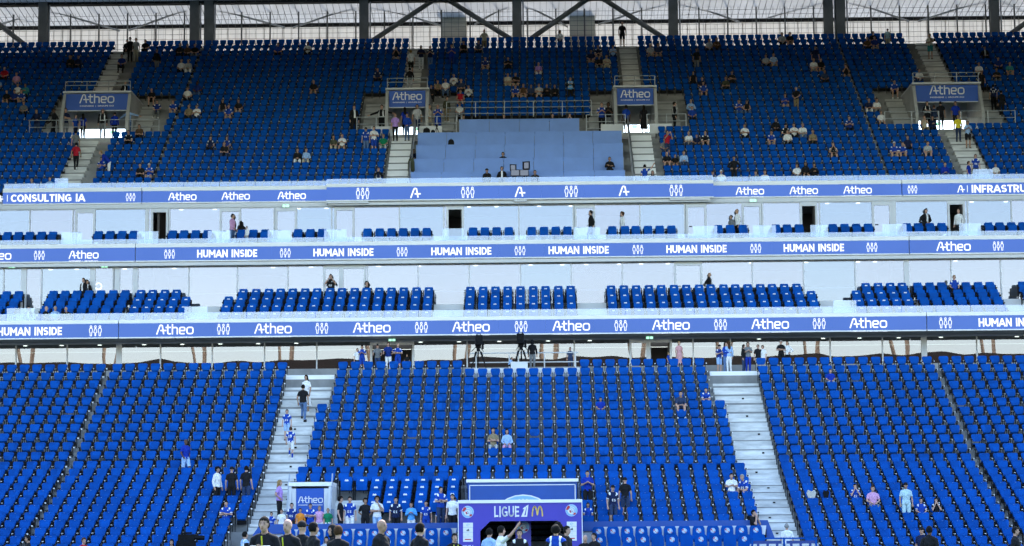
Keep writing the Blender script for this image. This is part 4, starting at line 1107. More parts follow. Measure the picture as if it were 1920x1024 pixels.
tv_camera('black television camera on tripod, left one of two on the white platform', 897, 106.6, pz, at(897, 627, 106.6).z, .1)
tv_camera('black television camera on tripod beside the hooded operator on the white platform', 977, 106.4, pz, at(977, 624, 106.4).z, -.05)
o = MB().box(-.4, .4, 0, .3, 0, .32).build('equipment_case', MT['whiteboard'], None, (xat(972, 105.6), 105.4, pz)); tag(o, 'white case on the camera platform under the second camera', 'case')
def small_camera(label, p):
    t = thing('shoulder_camera', label, 'camera', p)
    MB().box(-.35, .25, -.1, .1, 0, .24).build('camera_body', MT['black'], t); MB().tube((.25, 0, .12), (.62, 0, .10), .1, .085, 10).build('lens', MT['black'], t)
    MB().box(-.2, .15, -.04, .04, .25, .32).build('carry_handle', MT['black'], t); MB().box(-.4, .3, -.12, .12, -.25, -.001).build('battery_box', MT['black'], t)
    for a in (90, 210, 330): MB().tube((0, 0, -.25), (.3 * math.cos(R_(a)), .3 * math.sin(R_(a)), -p[2]), .02).build('tripod_leg', MT['black'], t)
small_camera('black shoulder camera on a stand at the bottom left', tuple(at(352, 1014, 84)))
# press area kit
def light_panel(label, p, wd, ht, rz):
    t = thing('light_panel', label, 'studio light', p, rz); MB().box(-wd / 2, wd / 2, 0, .1, 0, ht).build('housing', MT['black'], t); MB().box(-wd * .36, wd * .36, -.012, -.002, ht * .14, ht * .86).build('lit_face', MT['screen'], t)
    for s in (-1, 1): MB().box(s * wd / 2 - .012, s * wd / 2 + .012, -.14, -.003, .02, ht - .02).build('barn_door', MT['black'], t)
    MB().tube((0, .05, -.8), (0, .05, -.001), .03).build('stand', MT['black'], t)
Yp = 122.9
light_panel('left studio light with barn doors above the press monitors', tuple(at(962, 320, Yp)), .34, .36, .1)
light_panel('right studio light with barn doors above the press monitors', tuple(at(987, 318, Yp)), .36, .46, -.25)
for i, px in enumerate((966, 983)):
    p = at(px, 330, Yp); t = thing('monitor', '%s grey monitor between the suited men at the press glass' % ('left' if i == 0 else 'right'), 'monitor', p, group='press monitors')
    MB().box(-.25, .25, 0, .05, 0, .36).build('bezel', MT['black'], t); MB().box(-.22, .22, -.012, -.002, .03, .33).build('screen', MT['screen'], t); MB().box(-.04, .04, .01, .04, -.6, -.001).build('stand', MT['black'], t)
t = thing('camera_tripod', 'small black tripod on the second press desk from the top', 'tripod', (xat(819, 128.9, 265), 128.9, PDZ[3] + 0))
for a in (90, 210, 330): MB().tube((0, 0, .4), (.17 * math.cos(R_(a)), .17 * math.sin(R_(a)), 0), .02).build('leg', MT['black'], t)
MB().box(-.06, .06, -.08, .08, .4, .53).build('head', MT['black'], t)
def bag(label, p, wd, ht, dp, m, cat='bag'):
    t = thing('bag', label, cat, p)
    MB().prism([(-wd / 2, 0), (wd / 2, 0), (wd * .46, ht * .7), (wd * .3, ht), (-wd * .3, ht), (-wd * .46, ht * .7)], 0, dp).build('body', m, t)
    mb = MB(); stroke(mb, arc(0, ht, wd * .15, ht * .18, 0, 180, 5), .03, dp * .4, dp * .6); mb.build('handle', MT['black'], t)
    MB().prism([(-wd * .3, ht * .15), (wd * .3, ht * .15), (wd * .28, ht * .5), (-wd * .28, ht * .5)], -.04, -.002).build('pocket', m, t)
bag('dark equipment case on the fourth press desk near its left end', (xat(800, 128.9, 262), 128.8, PDZ[3] + .001), .42, .3, .25, MT['black'])
bag('small black pouch beside the tripod on the press desk', (xat(812, 128.9, 262), 128.8, PDZ[3] + .001), .25, .18, .2, MT['black'])
bag('black rucksack standing on the third press desk', (xat(846, 127.2, 290), 127.1, PDZ[2] + .001), .36, .32, .25, MT['black'])
bag('dark olive rucksack at the left end of the press desks', (xat(771, 125.2, 310), 125.2, zat(318, 125.2)), .4, .7, .3, mat('dark_olive_nylon', (.05, .06, .03), .8))
y, z = lowA(0)
def cloth(label, px, py, row, m, wd, ht):
    s = seat_at(LOW, row, xat(px, 92, py)); p = (s['x'] + .02, s['y'] - .20, s['z'] + .44)
    o = MB().prism([(-wd / 2, ht * .7), (-wd * .2, 0), (wd * .22, .02), (wd / 2, ht * .75), (wd * .3, ht), (0, ht * .85), (-wd * .34, ht)], 0, .05).build('draped_cloth' if wd > .3 else 'bag', m, None, p)
    return o
tag(cloth('', 1514, 928, 7, MT['cream'], .40, .46), 'pale grey cloth hung over a blue seat right of the wide right stairs', 'cloth')
tag(cloth('', 1543, 928, 7, MT['black'], .26, .46), 'black bag left on a blue seat two places right of the pale cloth', 'bag')
# ring light
p = at(184.5, 537, 120.9); t = thing('ring_lamp', 'glowing white ring lamp in a middle box window at left', 'lamp', p); mb = MB(); stroke(mb, arc(0, 0, .17, .17, 0, 360, 20), .035, -.02, .02); mb.build('lit_ring', MT['lamp'], t); MB().box(.05, .12, -.02, .02, -.32, -.18).build('stem', MT['whiteboard'], t)
# ------------------------------------------------------------------ people
FAB = {}
COL = dict(black=(.012, .012, .014), navy=(.010, .018, .06), blue=(.010, .055, .36), dblue=(.012, .035, .20), lblue=(.32, .48, .74), sky=(.10, .38, .80), white=(.78, .78, .78), grey=(.17, .18, .19), lgrey=(.42, .43, .44),
           beige=(.50, .44, .33), khaki=(.25, .20, .12), olive=(.07, .075, .045), jeans=(.10, .17, .32), djeans=(.03, .05, .11), red=(.42, .015, .03), pink=(.62, .33, .52), purple=(.46, .27, .66), green=(.01, .20, .09),
           yellow=(.80, .66, .04), orange=(.75, .25, .03), teal=(.05, .28, .30), brown=(.10, .055, .03), royal=(.008, .035, .34), floral=(.60, .32, .34), stripe=(.45, .45, .47), mint=(.45, .62, .66))
def fab(c):
    if c not in FAB: FAB[c] = mat(c + '_fabric', COL[c], .9, var=.22, scale=14, detail=3, spec=.2)
    return FAB[c]
SKIN = [mat('skin_tone', c, .6, var=.08, scale=20, spec=.3) for c in ((.52, .31, .23), (.41, .24, .16), (.11, .055, .035))]
HAIR = {'b': mat('black_hair', (.010, .008, .007), .85, var=.4, scale=40, spec=.12), 'n': mat('brown_hair', (.06, .03, .015), .85, var=.4, scale=40, spec=.12), 'g': mat('grey_hair', (.28, .27, .26), .85, var=.4, scale=40, spec=.12), 'y': mat('blond_hair', (.30, .19, .08), .85, var=.4, scale=40, spec=.12)}
EYE = mat('dark_features', (.03, .018, .015), .5, var=0)
LIP = mat('lip_tone', (.28, .10, .085), .6, var=0)

def J(**k): return k
STAND = J(pel=(0, 0, .95), wai=(0, -.005, 1.10), che=(0, -.01, 1.28), sho=(0, .0, 1.405), nec=(0, .005, 1.475), hea=(0, -.02, 1.63),
          sh=.168, el=(.235, .03, 1.14), wr=(.245, -.05, .90), el2=None, wr2=None, hip=.09, kn=(.10, -.01, .51), an=(.105, .03, .085), kn2=None, an2=None)
SIT = J(pel=(0, 0, .52), wai=(0, .0, .68), che=(0, .01, .86), sho=(0, .02, .985), nec=(0, .02, 1.055), hea=(0, -.015, 1.21),
        sh=.168, el=(.25, -.04, .73), wr=(.11, -.28, .64), el2=None, wr2=None, hip=.09, kn=(.15, -.42, .52), an=(.15, -.43, .085), kn2=None, an2=None)
def lean(p, fx):       # lean upper body forward by fx at shoulder height
    q = dict(p); z0 = p['pel'][2]
    for k in ('wai', 'che', 'sho', 'nec', 'hea'):
        x, y, z = p[k]; a = (z - z0); q[k] = (x, y - fx * a / .5, z - .28 * fx * a / .5)
    return q
POSES = {
 'stand': dict(STAND), 'hips': dict(STAND, el=(.37, .06, 1.17), wr=(.18, -.06, 1.03)),
 'cross': dict(STAND, el=(.26, -.05, 1.15), wr=(-.06, -.20, 1.20), wr2=(.06, -.22, 1.16)),
 'phone': dict(STAND, hea=(0, -.06, 1.615), el=(.24, -.02, 1.15), wr=(.06, -.27, 1.24)),
 'clasp': dict(STAND, el=(.26, .0, 1.15), wr=(.04, -.19, .98)), 'behind': dict(STAND, el=(.28, .09, 1.16), wr=(.06, .17, .97)),
 'rail': lean(dict(STAND, el=(.27, -.17, 1.14), wr=(.25, -.38, 1.06)), .06),
 'point': dict(STAND, el2=(-.36, -.14, 1.52), wr2=(-.46, -.28, 1.74)), 'armout': dict(STAND, el=(.44, -.03, 1.30), wr=(.68, -.08, 1.22)),
 'mouth': dict(STAND, el=(.25, -.10, 1.14), wr=(.03, -.14, 1.50), wr2=(.10, -.19, 1.16), el2=(-.25, -.04, 1.15)),
 'photo': dict(STAND, el=(.27, -.16, 1.22), wr=(.07, -.30, 1.52)),
 'walk': dict(STAND, kn=(.10, -.16, .53), an=(.10, -.20, .10), kn2=(-.10, .03, .50), an2=(-.10, .27, .16), el=(.25, .12, 1.16), wr=(.24, .10, .93), el2=(-.25, -.04, 1.14), wr2=(-.24, -.22, .98)),
 'climb': dict(STAND, kn=(.10, -.26, .66), an=(.10, -.18, .28), kn2=(-.10, .0, .50), an2=(-.10, .08, .09), el=(.25, .08, 1.15), wr=(.24, -.02, .92)),
 'bend': lean(dict(STAND, el=(.24, -.42, .98), wr=(.18, -.50, .74)), .36),
 'sit': dict(SIT), 'sitlean': lean(dict(SIT, el=(.22, -.30, .60), wr=(.05, -.42, .62)), .20), 'sitphone': dict(SIT, hea=(0, -.06, 1.195), el=(.23, -.08, .76), wr=(.05, -.27, .80)),
 'sitcross': dict(SIT, el=(.25, -.07, .74), wr=(-.05, -.20, .80), wr2=(.07, -.22, .76)), 'sitface': dict(SIT, el=(.21, -.20, .76), wr=(.04, -.14, 1.08)),
 'sitlap': dict(SIT, kn=(.12, -.43, .52), kn2=(-.19, -.41, .54), an=(.10, -.36, .085), an2=(-.2, -.47, .085), el=(.24, .0, .74), wr=(.17, -.22, .60)),
}
def bones_of(pose):
    p = POSES[pose]; V = lambda k: Vector(p[k]); mir = lambda t: (-t[0], t[1], t[2])
    B = []   # (a, b, ra, rb, region)
    up = (V('nec') - V('pel')).normalized()
    for s in (1, -1):
        g = lambda k: Vector(p[k] if s > 0 else (p[k + '2'] or mir(p[k])))
        sh = V('sho') + Vector((s * p['sh'], 0, -.03)); el, wr = g('el'), g('wr'); hd = wr + (wr - el).normalized() * .085
        B += [(V('sho') + Vector((s * .05, .01, .03)), sh, .050, .056, 'torso'), (sh, el, .053, .040, 'uarm'), (el, wr, .040, .028, 'farm'), (wr, hd, .034, .036, 'hand')]
        hip = V('pel') + Vector((s * p['hip'], -.0, -.04)); kn, an = g('kn'), g('an')
        toe = an + Vector((s * .02, -.15, -.045))
        B += [(hip, kn, .088, .058, 'thigh'), (kn, an, .056, .038, 'shin'), (an + Vector((0, .035, -.04)), toe, .042, .036, 'foot')]
    return p, B
def ring_tube(V, F, pts, radii, n=10):
    """closed tube through pts; radii (rx, ry)"""
    base = len(V); k = len(pts)
    for i, c in enumerate(pts):
        d = (pts[min(i + 1, k - 1)] - pts[max(i - 1, 0)]).normalized()
        u = Vector((1, 0, 0)) - d * d.x
        if u.length < .2: u = Vector((0, 1, 0)) - d * d.y
        u.normalize(); v = d.cross(u)
        for j in range(n):
            t = 2 * math.pi * j / n; V.append(c + u * (radii[i][0] * math.cos(t)) + v * (radii[i][1] * math.sin(t)))
    for i in range(k - 1):
        for j in range(n):
            a, b = base + i * n + j, base + i * n + (j + 1) % n; F.append((a, b, b + n, a + n))
    F.append(tuple(base + j for j in reversed(range(n)))); F.append(tuple(base + (k - 1) * n + j for j in range(n)))
def ellipsoid(V, F, c, r, n=12, m=8):
    pts, rad = [], []
    for i in range(m + 1):
        a = -math.pi / 2 + math.pi * i / m; q = max(math.cos(a), .12)
        pts.append(Vector(c) + Vector((0, 0, r[2] * math.sin(a)))); rad.append((r[0] * q, r[1] * q))
    ring_tube(V, F, pts, rad, n)
def capsule(V, F, a, b, ra, rb, n=10):
    d = (b - a); L = d.length; d = d / L if L > 1e-6 else Vector((0, 0, 1))
    pts = [a - d * ra * .9, a - d * ra * .5, a, b, b + d * rb * .5, b + d * rb * .9]
    ring_tube(V, F, pts, [(ra * .35,) * 2, (ra * .85,) * 2, (ra,) * 2, (rb,) * 2, (rb * .85,) * 2, (rb * .35,) * 2], n)

BODY = {}
def body(pose):
    if pose in BODY: return BODY[pose]
    p, B = bones_of(pose); V, F = [], []; g = lambda k: Vector(p[k])
    up = (g('che') - g('pel')).normalized()
    ring_tube(V, F, [g('pel') - up * .09, g('pel') - up * .03, g('pel') + up * .05, g('wai'), g('che'), g('sho'), g('nec') - Vector((0, 0, .01))],
              [(.10, .08), (.155, .112), (.158, .112), (.135, .098), (.162, .115), (.115, .082), (.060, .058)], 14)
    for a, b, ra, rb, reg in B: capsule(V, F, a, b, ra, rb)
    h = g('hea'); capsule(V, F, g('nec') - Vector((0, 0, .03)), h - Vector((0, -.02, .06)), .056, .052)
    ellipsoid(V, F, h + Vector((0, .012, .02)), (.076, .095, .102)); ellipsoid(V, F, h + Vector((0, -.018, -.045)), (.058, .068, .072))
    capsule(V, F, h + Vector((0, -.088, .008)), h + Vector((0, -.104, -.022)), .011, .016, 6)
    for s in (-1, 1): ellipsoid(V, F, h + Vector((s * .077, .012, -.008)), (.012, .02, .03), 6, 5)
    me = bpy.data.meshes.new('tmp'); me.from_pydata([tuple(v) for v in V], [], F); o = bpy.data.objects.new('tmp', me); C.objects.link(o)
    r = o.modifiers.new('r', 'REMESH'); r.mode = 'VOXEL'; r.voxel_size = .0175
    s = o.modifiers.new('s', 'SMOOTH'); s.factor = .5; s.iterations = 3
    dg = bpy.context.evaluated_depsgraph_get(); ev = bpy.data.meshes.new_from_object(o.evaluated_get(dg))
    bpy.data.objects.remove(o); bpy.data.meshes.remove(me)
    n = len(ev.vertices); co = np.empty(n * 3); ev.vertices.foreach_get('co', co); co = co.reshape(-1, 3)
    nv = np.empty(n * 3); ev.vertex_normals.foreach_get('vector', nv); nv = nv.reshape(-1, 3)
    faces = np.array([list(q.vertices) for q in ev.polygons if len(q.vertices) == 4]); bpy.data.meshes.remove(ev)
    fc = co[faces].mean(1)
    # region per face: nearest bone
    best = np.full(len(fc), 1e9); reg = np.zeros(len(fc), int); tt = np.zeros(len(fc)); names = []
    T = [(g('pel') - up * .06, g('pel') + up * .04, .13, .13, 'hip'), (g('pel') + up * .06, g('wai'), .13, .12, 'torso'), (g('wai'), g('che'), .12, .14, 'torso'), (g('che'), g('sho'), .13, .10, 'torso'), (g('nec') - Vector((0, 0, .0)), h - Vector((0, 0, .10)), .052, .052, 'neck'), (h - Vector((0, 0, .04)), h + Vector((0, .01, .04)), .07, .09, 'head')]
    for i, (a, b, ra, rb, nm) in enumerate(B + T):
        a, b = np.array(a), np.array(b); d = b - a; t = np.clip(((fc - a) @ d) / (d @ d), 0, 1)
        dist = np.linalg.norm(fc - (a + t[:, None] * d), axis=1) - (ra + (rb - ra) * t)
        k = dist < best; best[k] = dist[k]; reg[k] = i; tt[k] = t[k]; names.append(nm)
    reg = np.array(names)[reg]
    # five fingers and a thumb on each hand, rooted in the palm
    V, F = [], []
    for a, b, ra, rb, nm in B:
        if nm != 'hand': continue
        d = (b - a).normalized(); side = Vector((1, 0, 0)) - d * d.x; side.normalize(); nrm = d.cross(side); inw = -1 if a.x > 0 else 1
        for q, (off, L) in enumerate(((-.027, .062), (-.009, .075), (.009, .07), (.026, .055))):
            r0 = b + side * off * 1.0 - d * .012; m1 = r0 + d * L * .55 + nrm * .006; e1 = m1 + (d * .8 + nrm * .55 * inw).normalized() * L * .5
            ring_tube(V, F, [r0, m1, e1], [(.0095,) * 2, (.009,) * 2, (.0065,) * 2], 5)
        r0 = a + d * .03 + side * .026 * (-inw if False else 1) * (1 if a.x < 0 else -1); m1 = r0 + d * .03 + side * (.022 if a.x < 0 else -.022)
        ring_tube(V, F, [r0, m1, m1 + d * .032], [(.012,) * 2, (.0105,) * 2, (.008,) * 2], 5)
    # eyes, brows, mouth
    V2, F2 = [], []
    for s in (-1, 1):
        ellipsoid(V2, F2, h + Vector((s * .031, -.079, .012)), (.012, .008, .0055), 6, 4); ellipsoid(V2, F2, h + Vector((s * .031, -.081, .032)), (.018, .007, .0035), 6, 4)
    V3, F3 = [], []
    ellipsoid(V3, F3, h + Vector((0, -.083, -.055)), (.023, .009, .006), 6, 4)
    n0 = len(co); vs = co.tolist() + [tuple(v) for v in V]; n1 = len(vs); vs += [tuple(v) for v in V2]; n2 = len(vs); vs += [tuple(v) for v in V3]
    fs = faces.tolist() + [tuple(i + n0 for i in f) for f in F] + [tuple(i + n1 for i in f) for f in F2] + [tuple(i + n2 for i in f) for f in F3]
    me = bpy.data.meshes.new('body'); me.from_pydata(vs, [], fs)
    me.materials.append(SKIN[0]); me.materials.append(EYE); me.materials.append(LIP)
    a = np.zeros(len(fs), int); a[len(faces) + len(F):] = 1; a[len(faces) + len(F) + len(F2):] = 2; me.polygons.foreach_set('material_index', a)
    me.polygons.foreach_set('use_smooth', [True] * len(fs)); me.update()
    BODY[pose] = dict(mesh=me, co=co, nv=nv, faces=faces, fc=fc, reg=reg, t=tt, head=np.array(h), pel=np.array(g('pel')), che=np.array(g('che')), up=np.array(up), p=p)
    return BODY[pose]
GAR = {}
def shell(pose, key, mask, off, name, extra=None, wob=0):
    b = body(pose); f = b['faces'][mask]
    if len(f) == 0: return None
    used, inv = np.unique(f, return_inverse=True); inv = inv.reshape(f.shape)
    o = off if np.isscalar(off) else off[used][:, None]
    v = b['co'][used] + b['nv'][used] * o
    if wob:
        ph = b['co'][used]; v = v + b['nv'][used] * (wob * (np.sin(ph[:, 0] * 38 + ph[:, 2] * 22) * np.sin(ph[:, 2] * 31 + ph[:, 1] * 27)))[:, None]
    vs, fs = v.tolist(), inv.tolist()
    if extra:
        n = len(vs); vs += [tuple(x) for x in extra[0]]; fs += [tuple(i + n for i in q) for q in extra[1]]
    me = bpy.data.meshes.new(name); me.from_pydata(vs, [], fs); me.polygons.foreach_set('use_smooth', [True] * len(fs)); me.materials.append(SKIN[0]); me.update()
    return me
def garment(pose, kind):
    key = (pose, kind)
    if key in GAR: return GAR[key]
    b = body(pose); R, t, fc = b['reg'], b['t'], b['fc']; me = None; h = b['head']; rel = fc - h
    al = (fc - b['pel']) @ b['up']
    if kind in ('tee', 'long', 'vest'):
        m = (R == 'torso') | ((R == 'hip') & (al > -.035)) | ((R == 'thigh') & (al > -.02))
        if pose.startswith('sit'): m = (R == 'torso') | ((R == 'hip') & (al > -.02))
        if kind == 'tee': m |= (R == 'uarm') & (t < .72)
        elif kind == 'long': m |= (R == 'uarm') | ((R == 'farm') & (t < .93)) | ((R == 'neck') & (t < .25))
        else: m |= (R == 'uarm') & (t < .08)
        me = shell(pose, key, m, {'tee': .016, 'long': .017, 'vest': .030}[kind], {'tee': 'shirt', 'long': 'top', 'vest': 'vest'}[kind], wob=.005)
    elif kind in ('trousers', 'shorts'):
        m = (R == 'hip') | (R == 'thigh')
        if kind == 'trousers': m |= (R == 'shin') & (t < .93)
        else: m &= ~((R == 'thigh') & (t > .88))
        if pose.startswith('sit'): m |= (R == 'torso') & (al < .03)
        me = shell(pose, key, m, .011 if kind == 'trousers' else .016, kind, wob=.004)
    elif kind == 'skirt':
        V, F = [], []; p = Vector(b['pel']); ring_tube(V, F, [p + Vector((0, 0, .12)), p, p - Vector((0, 0, .3)), p - Vector((0, 0, .62))], [(.155, .12), (.19, .15), (.23, .19), (.27, .23)], 16)
        me = bpy.data.meshes.new('skirt'); me.from_pydata([tuple(v) for v in V], [], F); me.materials.append(SKIN[0]); me.update()
    elif kind == 'shoes': me = shell(pose, key, (R == 'foot') | ((R == 'shin') & (t > .97)), .010, 'shoes')
    elif kind == 'socks': me = shell(pose, key, (R == 'shin') & (t > .42) & (t < .98), .006, 'socks')
    elif kind in ('short', 'curly', 'long_hair', 'crop'):
        face = (rel[:, 1] < -.035) & (rel[:, 2] < .062)
        m = (R == 'head') & ~face & ((rel[:, 2] > .03) | ((rel[:, 1] > .0) & (rel[:, 2] > -.055)))
        ex = None
        if kind == 'crop': m &= rel[:, 2] > .012
        if kind == 'long_hair':
            m |= (R == 'head') & (rel[:, 1] > -.02) & (rel[:, 2] > -.1); V, F = [], []; H = Vector(h)
            ring_tube(V, F, [H + Vector((0, .05, .06)), H + Vector((0, .065, -.05)), H + Vector((0, .085, -.17)), H + Vector((0, .11, -.30)), H + Vector((0, .12, -.36))], [(.07, .05), (.088, .05), (.10, .045), (.085, .035), (.04, .02)], 10); ex = (V, F)
        me = shell(pose, key, m, {'short': .014, 'curly': .034, 'long_hair': .018, 'crop': .005}[kind], 'hair', ex, wob=.012 if kind == 'curly' else .003)
    elif kind == 'cap':
        m = (R == 'head') & (rel[:, 2] > .028); H = Vector(h); V, F = [], []
        ring_tube(V, F, [H + Vector((0, -.07, .055)), H + Vector((0, -.12, .048)), H + Vector((0, -.17, .035))], [(.075, .012), (.07, .009), (.045, .006)], 8)
        me = shell(pose, key, m, .020, 'cap', (V, F))
    elif kind == 'hood':
        m = ((R == 'head') & ~((rel[:, 1] < -.045) & (rel[:, 2] < .06))) | (R == 'neck'); me = shell(pose, key, m, .028, 'hood', wob=.004)
    elif kind == 'collar':
        m = ((R == 'neck') & (t < .35)); me = shell(pose, key, m, .014, 'collar')
    elif kind == 'shirt_front':
        m = (R == 'torso') & (np.abs(fc[:, 0]) < .045) & (fc[:, 1] < b['che'][1] - .03) & (al > .08); me = shell(pose, key, m, .024, 'shirt_front')
    elif kind == 'stripes':
        m = ((R == 'torso') & (np.abs(np.abs(fc[:, 0]) - .15) < .035) & (al > .40)) | ((R == 'uarm') & (t > .60) & (t < .72)); me = shell(pose, key, m, .021, 'white_stripes')
    elif kind == 'bands':
        m = (R == 'torso') & (((al > .10) & (al < .15)) | ((np.abs(np.abs(fc[:, 0]) - .10) < .022) & (al > .15))); me = shell(pose, key, m, .036, 'reflective_band')
    elif kind == 'print':
        mb = MB(); c = Vector(b['che']); o_ = c + Vector((0, -.138, 0))
        stroke(mb, [(-.03, -.09), (-.075, -.09), (-.075, -.17), (-.03, -.17)], .022, -.004, .004); stroke(mb, [(-.075, -.13), (-.035, -.13)], .02, -.004, .004)
        stroke(mb, [(.06, -.09), (.015, -.10), (.02, -.13), (.055, -.14), (.05, -.17), (.01, -.17)], .022, -.004, .004)
        mb.disc(.085, .06, .026, -.004, .004, 8)
        mb.v = [(x + o_.x, y + o_.y - max(0, -(z)) * -.10, z + o_.z) for x, y, z in mb.v]; me = mb.data('shirt_print', MT['print'])
    GAR[key] = me; return me
OFFS = 'b:short n:short g:short y:short B:long_hair N:long_hair Y:long_hair c:curly m:curly'.split()
COUNT = {}
def person(pos, rz, pose, top, bot, hair, skin, scale, label, extras=''):
    b = body(pose); root = bpy.data.objects.new('person', b['mesh']); C.objects.link(root)
    root.location = pos; root.rotation_euler = (0, 0, rz); root.scale = (scale * (.93 if hair[0] in 'BNY' else 1), scale, scale)
    root.material_slots[0].link = 'OBJECT'; root.material_slots[0].material = SKIN[skin]
    def wear(kind, m, name=None):
        me = garment(pose, kind)
        if me is None: return
        o = bpy.data.objects.new(name or me.name.split('.')[0], me); C.objects.link(o); o.parent = root
        o.material_slots[0].link = 'OBJECT'; o.material_slots[0].material = m; return o
    tc, tk = top.split('.'); bc, bk = bot.split('.')
    tk0 = tk[0]
    if tk0 in 'tj': wear('tee', fab(tc))
    elif tk0 in 'lhsd': wear('long', fab(tc))
    elif tk0 == 'v': wear('long', fab('black')); wear('vest', fab(tc)); wear('bands', MT['print'], 'reflective_band')
    elif tk0 == 'n': wear('vest', fab(tc), 'sleeveless_top')
    if tk0 == 'j':
        wear('collar', MT['print']); wear('stripes', MT['print'])
        if not pose.startswith('sit') and pose not in ('cross', 'phone', 'clasp') or 'p' in extras: wear('print', MT['print'])
    if tk0 == 's' and pose in ('stand', 'sit', 'hips', 'sitlap', 'clasp', 'walk', 'behind', 'sitcross', 'sitphone', 'phone'): wear('shirt_front', MT['print'])
    if tk0 == 'h' and 'H' in extras: wear('hood', fab(tc))
    if bk[0] == 'l': wear('trousers', fab(bc))
    elif bk[0] == 's': wear('shorts', fab(bc))
    elif bk[0] == 'k': wear('skirt', fab(bc))
    wear('shoes', fab('white' if (hash((label, pose)) % 2 if False else (len(label) % 2)) else 'black'))
    if 'S' in extras: wear('socks', fab('blue'))
    hk = hair[0]
    if hk in 'bngy': wear('short', HAIR[hk])
    elif hk in 'BNY': wear('long_hair', HAIR[hk.lower()])
    elif hk == 'c': wear('curly', HAIR['b'])
    elif hk == 'm': wear('curly', HAIR['n'])

    elif hk == 'k': wear('crop', HAIR['b']); wear('cap', fab('black'))
    elif hk == 'w': wear('crop', HAIR['b']); wear('cap', fab('white'))
    if 'Z' in extras:
        c = Vector(b['che']); z = MB().box(-.010, .010, -.006, .006, -.12, .16).box(-.09, -.05, -.005, .007, .0, .02).data('zip', MT['lime'])
        link('zip', z, root, (c.x, c.y - .148, c.z)).rotation_euler = (R_(9), 0, 0)
    if 'Y' in extras:
        c = Vector(b['che']); mb = MB(); stroke(mb, [(-.07, .15), (.0, -.14), (.06, .15)], .028, -.004, .004); link('lanyard', mb.data('lanyard', MT['lime']), root, (c.x, c.y - .145, c.z))
    if 'W' in extras:
        mb = MB().box(-.16, .16, -.11, .11, -.004, .004); o = link('paper_sheet', mb.data('paper_sheet', MT['print']), root, (0, -.34, 1.22)); o.rotation_euler = (R_(35), 0, 0)
    if 'N' in extras:
        i = extras.index('N'); tx = extras[i + 1:i + 3]; c = Vector(b['che'])
        o = put_text(tx, c.x, c.y + .15, c.z - .12, .17, .17, MT['print'], root, .02, 'back_number', back=True)
    tag(root, label, 'person'); return root
